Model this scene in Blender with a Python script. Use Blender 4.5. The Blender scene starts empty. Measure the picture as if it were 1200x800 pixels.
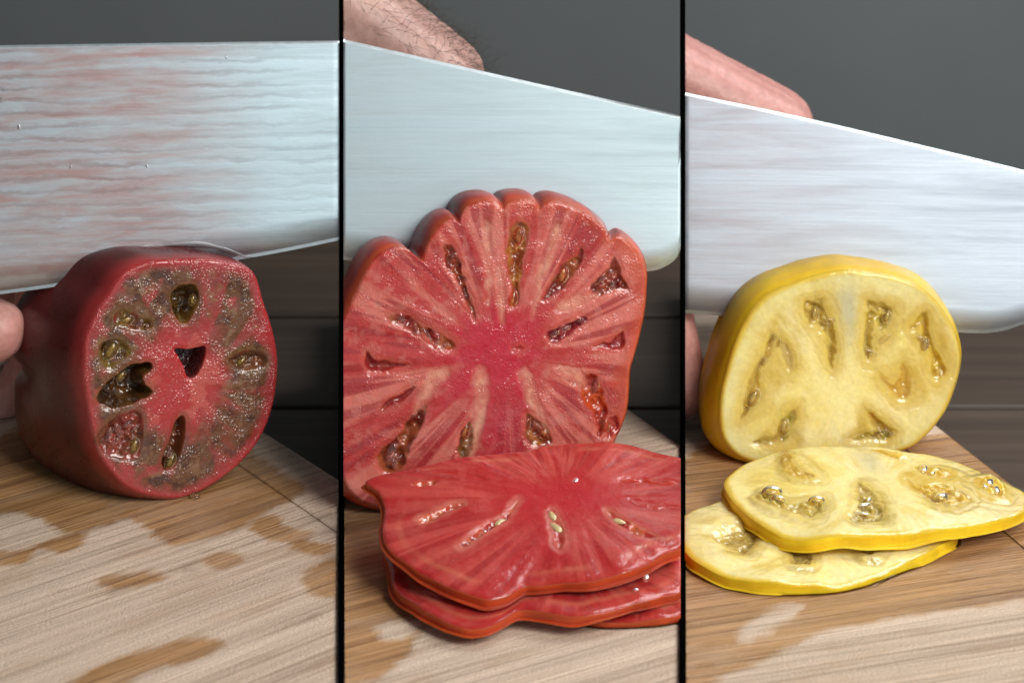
import bpy, bmesh, math, random
import numpy as np
from mathutils import Vector, Matrix
random.seed(7); rng = np.random.default_rng(7)
S = bpy.context.scene
COL = S.collection
R = math.radians

# ------------------------------------------------------------------ camera
F = 1900.0          # focal length in photo pixels (photo 1200 x 800)
D0 = 0.475          # metres from the lens to the middle of the boards
ROWH = -292.0       # photo row of the horizon
CAMZ = 0.2205       # lens height above the boards
cam_d = bpy.data.cameras.new('camera'); cam = bpy.data.objects.new('camera', cam_d); COL.objects.link(cam)
cam.location = (0, -D0, CAMZ); cam.rotation_euler = (R(90), 0, 0)
cam_d.sensor_width = 36; cam_d.lens = 36 * F / 1200; cam_d.shift_y = -(400 - ROWH) / 1200
cam_d.clip_start = 0.01; cam_d.clip_end = 20
cam_d.dof.use_dof = True; cam_d.dof.focus_distance = 0.468
cam_d.dof.aperture_fstop = (cam_d.lens / 1000) / 0.0034
S.camera = cam

# ------------------------------------------------------------------ light
w = bpy.data.worlds.new('World'); S.world = w; w.use_nodes = True
bg = w.node_tree.nodes['Background']; bg.inputs[0].default_value = (0.55, 0.63, 0.70, 1); bg.inputs[1].default_value = 0.09

def area(name, loc, aim, sx, sy, energy, col):
    l = bpy.data.lights.new(name, 'AREA'); l.shape = 'RECTANGLE'; l.size = sx; l.size_y = sy
    l.energy = energy; l.color = col
    o = bpy.data.objects.new(name, l); COL.objects.link(o); o.location = loc
    o.rotation_euler = (Vector(aim) - Vector(loc)).to_track_quat('-Z', 'Y').to_euler()
    return o
area('window_light', (0.50, -0.50, 0.62), (0, 0, 0.03), 0.42, 0.42, 8.4, (1.0, 0.955, 0.90))
area('back_fill_light', (0.42, 0.30, 0.66), (-.02, -.02, 0.0), 0.40, 0.40, 3.8, (0.97, 0.99, 1.0))  # added lamp behind right, lifts the planks, fruit rims and knife spines
area('blade_fill_light', (0.42, -1.30, 0.42), (0, 0, 0.06), 2.3, 1.0, 4.2, (0.80, 0.95, 1.0))  # added broad lamp out in front, there to brighten the blades
S.view_settings.view_transform = 'Standard'; S.view_settings.look = 'None'
S.view_settings.exposure = 0; S.view_settings.gamma = 1
S.render.engine = 'CYCLES'
S.cycles.use_denoising = True; S.cycles.max_bounces = 10; S.cycles.caustics_reflective = False
S.cycles.sample_clamp_indirect = 4

# ------------------------------------------------------------------ helpers: pixels and planes
CAM = np.array([0, -D0, CAMZ])
def ray(px):
    px = np.atleast_2d(np.asarray(px, float))
    return np.stack([(px[:, 0] - 600) / F, np.ones(len(px)), -(px[:, 1] - ROWH) / F], 1)
def on_plane(px, p0, n):
    r = ray(px); t = ((p0 - CAM) @ n) / (r @ n)
    return CAM + r * t[:, None]
def at_d(px, py, d): return CAM + ray([[px, py]])[0] * d
def on_z(px, py, z=0.0): return at_d(px, py, (CAMZ - z) * F / (py - ROWH))
def to_px(P):
    d = P[:, 1] + D0
    return np.stack([600 + F * P[:, 0] / d, ROWH + F * (CAMZ - P[:, 2]) / d], 1)
def clampx(V, lo=None, hi=None):
    d = V[:, 1] + D0; px = 600 + F * V[:, 0] / d
    q = np.clip(px, -1e6 if lo is None else lo, 1e6 if hi is None else hi)
    m = q != px
    V = V.copy(); V[m, 0] = (q[m] - 600) / F * d[m]
    return V
STALL = {1: (None, 397.5), 2: (402.5, 797.5), 3: (802.5, None)}
AZ = {1: math.atan((198 - 600) / F), 2: 0.0, 3: math.atan((1002 - 600) / F)}

class Frame:      # a plane: e to the right, w up in the plane, n out of it
    def __init__(s, p0, e, w, n): s.p0, s.e, s.w, s.n = [np.array(a, float) for a in (p0, e, w, n)]
    def uv(s, px):
        P = on_plane(px, s.p0, s.n) - s.p0
        return np.stack([P @ s.e, P @ s.w], 1)
    def P(s, uv, h=0.0):
        h = np.broadcast_to(np.asarray(h, float), (len(uv),))
        return s.p0 + uv[:, :1] * s.e + uv[:, 1:2] * s.w + h[:, None] * s.n
def upright(p0, st, turn, lean):
    th = R(turn) - AZ[st]; l = R(lean)
    e = np.array([math.cos(th), math.sin(th), 0])
    back = np.array([-math.sin(th), math.cos(th), 0])
    wv = back * math.sin(l) + np.array([0, 0, math.cos(l)])
    return Frame(p0, e, wv, np.cross(e, wv))
def flat(p0, tilt, roll=0.0):
    t = R(tilt); e = np.array([math.cos(R(roll)), 0, math.sin(R(roll))])
    wv = np.array([0, math.cos(t), math.sin(t)]); n = np.cross(e, wv); n /= np.linalg.norm(n); wv = np.cross(n, e)
    return Frame(p0, e, wv, n)

# ------------------------------------------------------------------ helpers: noise, curves, distance
def _h(ix, iy, s):
    v = np.sin(ix * 127.1 + iy * 311.7 + s * 74.7) * 43758.5453
    return v - np.floor(v)
def vn(x, y, s=0):
    ix, iy = np.floor(x), np.floor(y); fx, fy = x - ix, y - iy
    fx = fx * fx * (3 - 2 * fx); fy = fy * fy * (3 - 2 * fy)
    a = _h(ix, iy, s) * (1 - fx) + _h(ix + 1, iy, s) * fx
    b = _h(ix, iy + 1, s) * (1 - fx) + _h(ix + 1, iy + 1, s) * fx
    return a * (1 - fy) + b * fy
def fbm(x, y, s=0, o=4):
    t = 0; a = .5; n = 0
    for k in range(o):
        t = t + a * vn(x * 2 ** k, y * 2 ** k, s + k * 13); n += a; a *= .5
    return t / n
def pol_n(t, r, k, a, s=0, o=3):       # noise drawn out along the radius, seamless round the circle
    return fbm(k * np.cos(t) + a * r * .7 + 17, k * np.sin(t) - a * r * .7 + 31, s, o)
def sst(a, b, x):
    t = np.clip((x - a) / (b - a), 0, 1); return t * t * (3 - 2 * t)
def spline(P, k=8, closed=True):
    P = np.asarray(P, float); n = len(P); out = []
    for i in range(n if closed else n - 1):
        if closed: p0, p1, p2, p3 = P[i - 1], P[i], P[(i + 1) % n], P[(i + 2) % n]
        else: p0, p1, p2, p3 = P[max(i - 1, 0)], P[i], P[i + 1], P[min(i + 2, n - 1)]
        for j in range(k):
            t = j / k
            out.append(.5 * (2 * p1 + (p2 - p0) * t + (2 * p0 - 5 * p1 + 4 * p2 - p3) * t * t + (3 * p1 - p0 - 3 * p2 + p3) * t ** 3))
    if not closed: out.append(P[-1])
    return np.array(out)
def inside_dist(Q, poly):     # signed distance, positive inside
    d2 = np.full(len(Q), 1e9); ins = np.zeros(len(Q), bool); m = len(poly)
    for i in range(m):
        a, b = poly[i], poly[(i + 1) % m]; ab = b - a; L = ab @ ab + 1e-18
        t = np.clip(((Q - a) @ ab) / L, 0, 1); d = Q - a - t[:, None] * ab
        d2 = np.minimum(d2, (d * d).sum(1))
        c = ((a[1] > Q[:, 1]) != (b[1] > Q[:, 1]))
        if abs(ab[1]) > 1e-15: ins ^= c & (Q[:, 0] < (b[0] - a[0]) * (Q[:, 1] - a[1]) / ab[1] + a[0])
    d = np.sqrt(d2); return np.where(ins, d, -d)
def mix(a, b, t):
    t = np.asarray(t)[..., None]; return a * (1 - t) + np.asarray(b, float) * t

# ------------------------------------------------------------------ helpers: objects
def mesh_obj(name, V, faces, mat, parent=None, col=None, wet=None, smooth=True):
    me = bpy.data.meshes.new(name); me.from_pydata([tuple(v) for v in np.asarray(V)], [], faces if isinstance(faces, list) else faces.tolist())
    if smooth: me.polygons.foreach_set('use_smooth', [True] * len(me.polygons))
    if col is not None:
        a = me.color_attributes.new('Col', 'FLOAT_COLOR', 'POINT')
        c = np.ones((len(V), 4), np.float32); c[:, :3] = np.clip(col, 0, 1); a.data.foreach_set('color', c.ravel())
    if wet is not None:
        a = me.attributes.new('wet', 'FLOAT', 'POINT'); a.data.foreach_set('value', np.asarray(wet, np.float32))
    me.materials.append(mat); me.update()
    o = bpy.data.objects.new(name, me); COL.objects.link(o)
    if parent: o.parent = parent; o.matrix_parent_inverse = parent.matrix_world.inverted()
    return o
def thing(name, label, cat, loc, group=None):
    o = bpy.data.objects.new(name, None); COL.objects.link(o); o.empty_display_size = .01
    o.location = tuple(loc); o['label'] = label; o['category'] = cat
    if group: o['group'] = group
    o.matrix_world = Matrix.Translation(Vector(tuple(loc)))
    return o
def tag(o, label, cat, group=None):
    o['label'] = label; o['category'] = cat
    if group: o['group'] = group
    return o
def grid_faces(nu, nv, wrap=True):   # rings of nu points, nv rings
    i = np.arange(nu if wrap else nu - 1); j = np.arange(nv - 1)
    I, J = np.meshgrid(i, j, indexing='ij'); I2 = (I + 1) % nu
    return np.stack([J * nu + I, J * nu + I2, (J + 1) * nu + I2, (J + 1) * nu + I], -1).reshape(-1, 4)
def box(name, lo, hi, mat, parent=None, bevel=0.0):
    x0, y0, z0 = lo; x1, y1, z1 = hi
    V = [(x0,y0,z0),(x1,y0,z0),(x1,y1,z0),(x0,y1,z0),(x0,y0,z1),(x1,y0,z1),(x1,y1,z1),(x0,y1,z1)]
    Fc = [(0,3,2,1),(4,5,6,7),(0,1,5,4),(1,2,6,5),(2,3,7,6),(3,0,4,7)]
    o = mesh_obj(name, np.array(V), Fc, mat, parent, smooth=False)
    if bevel:
        b = o.modifiers.new('bevel', 'BEVEL'); b.width = bevel; b.segments = 2
    return o

# ------------------------------------------------------------------ materials
def new_mat(name):
    m = bpy.data.materials.new(name); m.use_nodes = True; nt = m.node_tree
    p = nt.nodes['Principled BSDF']; return m, nt, p
def N(nt, typ, **kw):
    n = nt.nodes.new(typ)
    for k, v in kw.items():
        if k.startswith('i_'):
            key = k[2:]; key = int(key) if key.isdigit() else key.replace('_', ' ')
            n.inputs[key].default_value = v
        else: setattr(n, k, v)
    return n
def L(nt, a, b): nt.links.new(a, b)
def math_n(nt, op, a, b=None, clamp=False):
    n = nt.nodes.new('ShaderNodeMath'); n.operation = op; n.use_clamp = clamp
    for i, v in enumerate((a, b)):
        if v is None: continue
        if isinstance(v, (int, float)): n.inputs[i].default_value = v
        else: L(nt, v, n.inputs[i])
    return n.outputs[0]
def mixc(nt, fac, a, b, blend='MIX'):
    n = nt.nodes.new('ShaderNodeMix'); n.data_type = 'RGBA'; n.blend_type = blend
    for idx, v in ((0, fac), (6, a), (7, b)):
        if isinstance(v, (int, float)): n.inputs[idx].default_value = v
        elif isinstance(v, tuple): n.inputs[idx].default_value = v if len(v) == 4 else v + (1,)
        else: L(nt, v, n.inputs[idx])
    return n.outputs[2]
def ramp(nt, fac, stops):
    n = nt.nodes.new('ShaderNodeValToRGB'); el = n.color_ramp.elements
    while len(el) < len(stops): el.new(.5)
    for e, (p, c) in zip(el, stops): e.position = p; e.color = c if len(c) == 4 else tuple(c) + (1,)
    L(nt, fac, n.inputs[0]); return n.outputs[0]
def coords(nt, scale=(1, 1, 1), rot=(0, 0, 0), kind='Object'):
    tc = nt.nodes.new('ShaderNodeTexCoord'); mp = nt.nodes.new('ShaderNodeMapping')
    mp.inputs['Scale'].default_value = scale; mp.inputs['Rotation'].default_value = rot
    L(nt, tc.outputs[kind], mp.inputs['Vector']); return mp.outputs[0]
def noise(nt, vec, scale, detail=4, rough=.55, dist=0.0):
    n = N(nt, 'ShaderNodeTexNoise'); L(nt, vec, n.inputs['Vector'])
    n.inputs['Scale'].default_value = scale; n.inputs['Detail'].default_value = detail
    n.inputs['Roughness'].default_value = rough; n.inputs['Distortion'].default_value = dist
    return n.outputs['Fac']

def flesh_mat(name, rough, sss, radius, grain_scale, grain, fleck, fleck_amt, gr=.35, broad=2.2):
    m, nt, p = new_mat(name)
    ca = N(nt, 'ShaderNodeAttribute', attribute_name='Col'); wa = N(nt, 'ShaderNodeAttribute', attribute_name='wet')
    v = coords(nt); nd = N(nt, 'ShaderNodeTexNoise'); L(nt, v, nd.inputs['Vector']); nd.inputs['Scale'].default_value = 500
    va = nt.nodes.new('ShaderNodeVectorMath'); va.operation = 'MULTIPLY_ADD'; L(nt, nd.outputs['Color'], va.inputs[0]); va.inputs[1].default_value = (.0007,) * 3; L(nt, v, va.inputs[2])
    n1 = noise(nt, v, 700, 3); n2 = noise(nt, v, 210, 4); n3 = noise(nt, v, 70, 3)
    vor = N(nt, 'ShaderNodeTexVoronoi'); L(nt, va.outputs[0], vor.inputs['Vector']); vor.inputs['Scale'].default_value = grain_scale
    dry = math_n(nt, 'SUBTRACT', 1.0, wa.outputs['Fac'], True)
    dome = ramp(nt, vor.outputs['Distance'], [(0.0, (1, 1, 1)), (0.62, (0, 0, 0))])
    sep = N(nt, 'ShaderNodeSeparateColor'); L(nt, vor.outputs['Color'], sep.inputs[0])
    pick = ramp(nt, sep.outputs[0], [(.55, (0, 0, 0)), (.75, (1, 1, 1))])
    tip = ramp(nt, vor.outputs['Distance'], [(0.12, (1, 1, 1)), (0.42, (0, 0, 0))])
    zone = ramp(nt, n2, [(.36, (.12, .12, .12)), (.58, (1, 1, 1))])
    fm = math_n(nt, 'MULTIPLY', math_n(nt, 'MULTIPLY', math_n(nt, 'MULTIPLY', tip, pick), zone), math_n(nt, 'MULTIPLY', dry, fleck_amt))
    c0 = mixc(nt, 1.0, ca.outputs['Color'], ramp(nt, n1, [(.25, (.93, .92, .92)), (.75, (1.06, 1.06, 1.06))]), 'MULTIPLY')
    L(nt, mixc(nt, fm, c0, fleck), p.inputs['Base Color'])
    L(nt, math_n(nt, 'SUBTRACT', rough, math_n(nt, 'MULTIPLY', wa.outputs['Fac'], rough - .06)), p.inputs['Roughness'])
    p.inputs['Subsurface Weight'].default_value = sss; p.inputs['Subsurface Radius'].default_value = radius
    p.inputs['Subsurface Scale'].default_value = 1.0; p.inputs['IOR'].default_value = 1.38
    gz = math_n(nt, 'MULTIPLY', dome, zone)
    hgt = math_n(nt, 'ADD', math_n(nt, 'MULTIPLY', gz, gr), math_n(nt, 'ADD', math_n(nt, 'MULTIPLY', n2, .7), math_n(nt, 'MULTIPLY', n3, broad)))
    b = N(nt, 'ShaderNodeBump'); b.inputs['Distance'].default_value = grain
    L(nt, math_n(nt, 'ADD', math_n(nt, 'MULTIPLY', dry, .75), .25), b.inputs['Strength']); L(nt, hgt, b.inputs['Height'])
    L(nt, b.outputs[0], p.inputs['Normal'])
    p.inputs['Coat Weight'].default_value = 1.0; p.inputs['Coat Roughness'].default_value = .08; p.inputs['Coat IOR'].default_value = 1.36
    L(nt, b.outputs[0], p.inputs['Coat Normal'])
    return m
def skin_mat(name, rough=.28, sss=.25, radius=(.004, .0012, .0008), coat=.08):
    m, nt, p = new_mat(name)
    ca = N(nt, 'ShaderNodeAttribute', attribute_name='Col'); v = coords(nt)
    n1 = noise(nt, v, 120, 5); n2 = noise(nt, v, 1500, 2)
    L(nt, mixc(nt, 1.0, ca.outputs['Color'], ramp(nt, n1, [(.3, (.8, .8, .8)), (.7, (1.15, 1.15, 1.15))]), 'MULTIPLY'), p.inputs['Base Color'])
    L(nt, ramp(nt, n1, [(.3, (rough * .8,) * 3), (.75, (rough * 1.4,) * 3)]), p.inputs['Roughness'])
    p.inputs['Subsurface Weight'].default_value = sss; p.inputs['Subsurface Radius'].default_value = radius; p.inputs['Subsurface Scale'].default_value = 1
    p.inputs['Specular IOR Level'].default_value = .25; p.inputs['Coat Weight'].default_value = coat; p.inputs['Coat Roughness'].default_value = .15
    b = N(nt, 'ShaderNodeBump'); b.inputs['Distance'].default_value = .00006; b.inputs['Strength'].default_value = .5
    L(nt, math_n(nt, 'ADD', n2, n1), b.inputs['Height']); L(nt, b.outputs[0], p.inputs['Normal'])
    return m
def gel_mat(name, col, rough=.03, trans=.9):
    m, nt, p = new_mat(name); p.inputs['Base Color'].default_value = col + (1,)
    p.inputs['Roughness'].default_value = rough; p.inputs['Transmission Weight'].default_value = trans; p.inputs['IOR'].default_value = 1.34
    return m
def seed_mat(name, col):
    m, nt, p = new_mat(name); v = coords(nt)
    n1 = noise(nt, v, 900, 4)
    L(nt, ramp(nt, n1, [(.3, tuple(c * .6 for c in col)), (.7, col)]), p.inputs['Base Color'])
    p.inputs['Roughness'].default_value = .22; p.inputs['Coat Weight'].default_value = .8; p.inputs['Coat Roughness'].default_value = .04
    p.inputs['Subsurface Weight'].default_value = .3; p.inputs['Subsurface Radius'].default_value = (.001, .0007, .0004)
    b = N(nt, 'ShaderNodeBump'); b.inputs['Distance'].default_value = .0001; L(nt, n1, b.inputs['Height']); L(nt, b.outputs[0], p.inputs['Normal'])
    return m
def blade_mat(name, wave, juice, rough, ripple=0.0, steel=(.68, .83, .90)):  # juice sets the reach and strength of the pink heel tint
    m, nt, p = new_mat(name); p.inputs['Metallic'].default_value = 1.0
    v = coords(nt, kind='UV')     # u along the blade in metres, v up the blade in metres
    sep = N(nt, 'ShaderNodeSeparateXYZ'); L(nt, v, sep.inputs[0])
    vs = coords(nt, scale=(14, 190, 1), kind='UV'); vb = coords(nt, scale=(6, 1500, 1), kind='UV'); vw = coords(nt, scale=(60, 260, 1), kind='UV')
    film = noise(nt, vs, 1.0, 6, .62, .5); brush = noise(nt, vb, 1.0, 3, .6); rip = noise(nt, vw, 1.0, 5, .65, .8)
    big = noise(nt, v, 28, 3)
    base = mixc(nt, 1.0, steel, ramp(nt, film, [(.3, (.86, .86, .86)), (.7, (1.05, 1.05, 1.05))]), 'MULTIPLY')
    wv = N(nt, 'ShaderNodeTexWave'); wv.bands_direction = 'Y'; L(nt, coords(nt, scale=(.35, 1, 1), rot=(0, 0, R(1.5)), kind='UV'), wv.inputs['Vector'])
    wv.inputs['Scale'].default_value = 80; wv.inputs['Distortion'].default_value = 6.0; wv.inputs['Detail'].default_value = 5; wv.inputs['Detail Scale'].default_value = 1.4; wv.inputs['Detail Roughness'].default_value = .68
    line = math_n(nt, 'MULTIPLY', ramp(nt, wv.outputs['Fac'], [(.0, (1, 1, 1)), (.35, (0, 0, 0))]), ramp(nt, big, [(.40, (.2, .2, .2)), (.6, (1, 1, 1))]))
    # pink tint towards the heel, broken into streaks by noise
    pink_m = math_n(nt, 'MULTIPLY', ramp(nt, sep.outputs[0], [(0.0, (1, 1, 1)), (juice[0], (1, 1, 1)), (juice[1], (0, 0, 0))]),
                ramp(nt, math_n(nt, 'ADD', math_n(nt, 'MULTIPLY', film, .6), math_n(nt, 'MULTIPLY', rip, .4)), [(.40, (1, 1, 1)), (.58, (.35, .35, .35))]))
    col = mixc(nt, math_n(nt, 'MULTIPLY', pink_m, juice[2]), base, (.56, .30, .27))
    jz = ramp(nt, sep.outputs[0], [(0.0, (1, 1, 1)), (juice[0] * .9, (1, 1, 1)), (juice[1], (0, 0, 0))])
    col = mixc(nt, math_n(nt, 'MULTIPLY', line, ripple * .35), col, (.36, .42, .46))
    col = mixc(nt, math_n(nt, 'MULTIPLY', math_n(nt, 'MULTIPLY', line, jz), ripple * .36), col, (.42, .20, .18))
    L(nt, col, p.inputs['Base Color'])
    L(nt, ramp(nt, film, [(.3, (rough * 1.2,) * 3), (.7, (rough * .8,) * 3)]), p.inputs['Roughness'])
    h = math_n(nt, 'ADD', math_n(nt, 'ADD', math_n(nt, 'MULTIPLY', film, wave), math_n(nt, 'MULTIPLY', rip, wave * .55)), math_n(nt, 'ADD', math_n(nt, 'MULTIPLY', brush, .10), math_n(nt, 'MULTIPLY', wv.outputs['Fac'], ripple * .06)))
    b = N(nt, 'ShaderNodeBump'); b.inputs['Distance'].default_value = .0006; b.inputs['Strength'].default_value = .6; L(nt, h, b.inputs['Height'])
    L(nt, b.outputs[0], p.inputs['Normal'])
    return m
def wood_mat(name, wetcol, drycol, dark):
    m, nt, p = new_mat(name)      # object x runs along the grain
    wa = N(nt, 'ShaderNodeAttribute', attribute_name='wet')
    g1 = noise(nt, coords(nt, (8, 330, 60)), 1.0, 6, .62, 0); g2 = noise(nt, coords(nt, (30, 1500, 200)), 1.0, 4, .65)
    g3 = noise(nt, coords(nt, (12, 1100, 90)), 1.0, 4, .7, 0)
    lam = noise(nt, coords(nt, (1.2, 62, 10)), 1.0, 2, .5); fuzz = noise(nt, coords(nt, (1300, 2200, 1300)), 1.0, 3, .7)
    spots = noise(nt, coords(nt, (40, 90, 40)), 1.0, 4, .6)
    dryc = mixc(nt, 1.0, drycol, ramp(nt, g1, [(.25, (.72, .68, .64)), (.5, (.97, .96, .95)), (.75, (1.12, 1.11, 1.1))]), 'MULTIPLY')
    dryc = mixc(nt, 1.0, dryc, ramp(nt, fuzz, [(.3, (.8, .79, .77)), (.7, (1.18, 1.17, 1.16))]), 'MULTIPLY')
    dryc = mixc(nt, ramp(nt, spots, [(.62, (0, 0, 0)), (.74, (.55, .55, .55))]), dryc, (.30, .20, .13))
    wetc = mixc(nt, 1.0, wetcol, ramp(nt, g1, [(.28, (.45, .38, .32)), (.45, (.9, .88, .85)), (.7, (1.2, 1.2, 1.18))]), 'MULTIPLY')
    wetc = mixc(nt, ramp(nt, g2, [(.54, (0, 0, 0)), (.64, (.7, .7, .7))]), wetc, dark)
    c = mixc(nt, wa.outputs['Fac'], dryc, wetc)
    c = mixc(nt, 1.0, c, ramp(nt, g3, [(.36, (.68, .63, .58)), (.47, (.98, .98, .98)), (.64, (1.12, 1.11, 1.10))]), 'MULTIPLY')
    c = mixc(nt, 1.0, c, ramp(nt, lam, [(.35, (.88, .87, .86)), (.65, (1.08, 1.08, 1.08))]), 'MULTIPLY')
    L(nt, c, p.inputs['Base Color'])
    L(nt, math_n(nt, 'SUBTRACT', .60, math_n(nt, 'MULTIPLY', wa.outputs['Fac'], .36)), p.inputs['Roughness'])
    h = math_n(nt, 'ADD', math_n(nt, 'MULTIPLY', g2, .7), math_n(nt, 'ADD', math_n(nt, 'MULTIPLY', g1, .6), math_n(nt, 'MULTIPLY', fuzz, math_n(nt, 'SUBTRACT', .9, math_n(nt, 'MULTIPLY', wa.outputs['Fac'], .7)))))
    b = N(nt, 'ShaderNodeBump'); b.inputs['Distance'].default_value = .0007; b.inputs['Strength'].default_value = .9; L(nt, h, b.inputs['Height']); L(nt, b.outputs[0], p.inputs['Normal'])
    return m
def plank_mat():
    m, nt, p = new_mat('dark_plank_wood')
    oi = N(nt, 'ShaderNodeObjectInfo')
    g = noise(nt, coords(nt, (5, 120, 40)), 1.0, 5, .6, .4)
    c = ramp(nt, g, [(.3, (.046, .028, .018)), (.55, (.066, .042, .028)), (.75, (.088, .058, .040))])
    L(nt, mixc(nt, 1.0, c, ramp(nt, oi.outputs['Random'], [(0, (.9, .9, .9)), (1, (1.1, 1.1, 1.1))]), 'MULTIPLY'), p.inputs['Base Color'])
    p.inputs['Roughness'].default_value = .55
    b = N(nt, 'ShaderNodeBump'); b.inputs['Distance'].default_value = .0005; L(nt, g, b.inputs['Height']); L(nt, b.outputs[0], p.inputs['Normal'])
    return m
def plain(name, col, rough, bump=0, scale=200, metal=0):
    m, nt, p = new_mat(name); n1 = noise(nt, coords(nt), scale, 4)
    L(nt, mixc(nt, 1.0, col, ramp(nt, n1, [(.3, (.9, .9, .9)), (.7, (1.08, 1.08, 1.08))]), 'MULTIPLY'), p.inputs['Base Color'])
    p.inputs['Roughness'].default_value = rough; p.inputs['Metallic'].default_value = metal
    if bump:
        b = N(nt, 'ShaderNodeBump'); b.inputs['Distance'].default_value = bump; L(nt, n1, b.inputs['Height']); L(nt, b.outputs[0], p.inputs['Normal'])
    return m
def human_mat(name, c1, c2):
    m, nt, p = new_mat(name); v = coords(nt)
    n1 = noise(nt, v, 60, 5); n2 = noise(nt, v, 420, 4)
    vor = N(nt, 'ShaderNodeTexVoronoi'); vor.feature = 'DISTANCE_TO_EDGE'; vor.inputs['Scale'].default_value = 520
    L(nt, coords(nt, (1, .55, 1)), vor.inputs['Vector'])
    crease = ramp(nt, vor.outputs['Distance'], [(0, (0, 0, 0)), (.10, (1, 1, 1))])
    c = ramp(nt, n1, [(.3, c1), (.7, c2)])
    c = mixc(nt, 1.0, c, ramp(nt, n2, [(.3, (.85, .82, .82)), (.7, (1.1, 1.1, 1.1))]), 'MULTIPLY')
    L(nt, c, p.inputs['Base Color']); p.inputs['Roughness'].default_value = .45
    p.inputs['Subsurface Weight'].default_value = .3; p.inputs['Subsurface Radius'].default_value = (.004, .0016, .001); p.inputs['Subsurface Scale'].default_value = 1
    b = N(nt, 'ShaderNodeBump'); b.inputs['Distance'].default_value = .00022; b.inputs['Strength'].default_value = .7
    L(nt, math_n(nt, 'ADD', math_n(nt, 'MULTIPLY', crease, .12), n2), b.inputs['Height']); L(nt, b.outputs[0], p.inputs['Normal'])
    return m

M_flesh1 = flesh_mat('dark_tomato_flesh', .24, .65, (.0026, .0008, .0006), 1450, .00032, (.55, .40, .34), .28, .5, 1.6)
M_flesh2 = flesh_mat('red_tomato_flesh', .26, .85, (.0036, .0011, .0008), 1500, .00030, (.74, .42, .38), .20, .38, 2.2)
M_flesh3 = flesh_mat('yellow_tomato_flesh', .20, .92, (.0050, .0042, .0014), 1500, .00028, (.90, .86, .64), .12, .14, 2.4)
M_slice2 = flesh_mat('red_slice_flesh', .30, .9, (.0040, .0010, .0008), 1500, .00030, (.66, .34, .30), .14, .12, 2.4); M_slice2.node_tree.nodes['Principled BSDF'].inputs['Coat Weight'].default_value = .7
M_skin1 = skin_mat('dark_tomato_skin', .28, coat=.25); M_skin2 = skin_mat('red_tomato_skin', .34, .3); M_skin3 = skin_mat('yellow_tomato_skin', .34, .3, (.004, .0025, .0008))
M_gel1 = gel_mat('olive_gel', (.55, .38, .16)); M_gel2 = gel_mat('red_gel', (.80, .30, .16)); M_gel3 = gel_mat('yellow_gel', (.88, .74, .32))
M_seed1 = seed_mat('olive_seed', (.45, .38, .14)); M_seed2 = seed_mat('cream_seed', (.72, .58, .28)); M_seed3 = seed_mat('tan_seed', (.70, .52, .24))
M_water = gel_mat('clear_juice', (.97, .95, .94), .02, 1.0); M_pinkjuice = gel_mat('pink_juice', (.93, .62, .58), .04, .95)
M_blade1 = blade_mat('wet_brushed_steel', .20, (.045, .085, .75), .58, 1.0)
M_blade2 = blade_mat('smooth_brushed_steel', .16, (.0, .06, .10), .62, 0.0, (.76, .91, .97))
M_blade3 = blade_mat('grey_brushed_steel', .16, (.02, .08, .25), .62, 0.0, (.72, .80, .90))
M_edge = plain('ground_steel', (.55, .62, .66), .50, 0, 300, 1)
M_spine = plain('polished_spine', (.80, .88, .92), .55, 0, 300, 1)
M_board = wood_mat('bamboo_board', (.46, .26, .115), (.72, .58, .465), (.16, .075, .035))
M_plank = plank_mat(); M_wall = plain('grey_wall', (.135, .150, .155), .9, .0001, 5)
M_black = plain('matte_black_panel', (.0012, .0012, .0012), 1.0); M_black.node_tree.nodes['Principled BSDF'].inputs['Specular IOR Level'].default_value = 0
M_hand = human_mat('pink_skin', (.52, .23, .20), (.62, .32, .28)); M_hand2 = human_mat('tan_hairy_skin', (.42, .23, .19), (.54, .33, .28)); M_nail = plain('nail', (.62, .40, .34), .3)
M_hair = plain('dark_hair', (.03, .022, .018), .5); M_grip = plain('black_grip', (.02, .02, .02), .45, .0002)

# ------------------------------------------------------------------ the setting
wall = box('wall', (-1.2, .46, -.3), (1.2, .50, .9), M_wall); wall['kind'] = 'structure'
ZT = -.020      # table top, boards are 20 mm thick
table = box('table', (-.9, -.32, ZT - .05), (.9, .459, ZT - .018), M_plank); table['kind'] = 'structure'
seam0 = (CAMZ - ZT) * F / (477 - ROWH) - D0
edges = [seam0 + k * .095 for k in range(-4, 5)]
edges = [e for e in edges if e < .43] + [.458]
for a, b in zip(edges[:-1], edges[1:]):
    box('plank', (-.9, a + .0012, ZT - .0178), (.9, b - .0012, ZT), M_plank, table, .0012)

# thin upright black panels between the three stations
def divider(px, label, tall):
    rx = (px - 600) / F; d = np.array([rx, 1, 0]); d /= np.linalg.norm(d); nrm = np.array([d[1], -d[0], 0])
    prof = [(.345, ZT), (.345, .0009), (tall - .001, .0012), (tall + .001, .165), (tall + .07, .165), (tall + .07, ZT)]
    V = []
    for s in (-1, 1):
        for dd, z in prof:
            c = np.array([rx * dd, dd - D0, z]); V.append(c + nrm * s * .00084)
    n = len(prof)
    Fc = [list(range(n)), list(range(2 * n - 1, n - 1, -1))] + [[i, i + n, (i + 1) % n + n, (i + 1) % n] for i in range(n)]
    o = mesh_obj('divider_panel', V, Fc, M_black, smooth=False)
    tag(o, label, 'divider', 'black panels between the three stations')
divider(400, 'thin black upright panel between the dark tomato and the ribbed red tomato', .548)
divider(800, 'thin black upright panel between the ribbed red tomato and the yellow tomato', .513)

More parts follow.
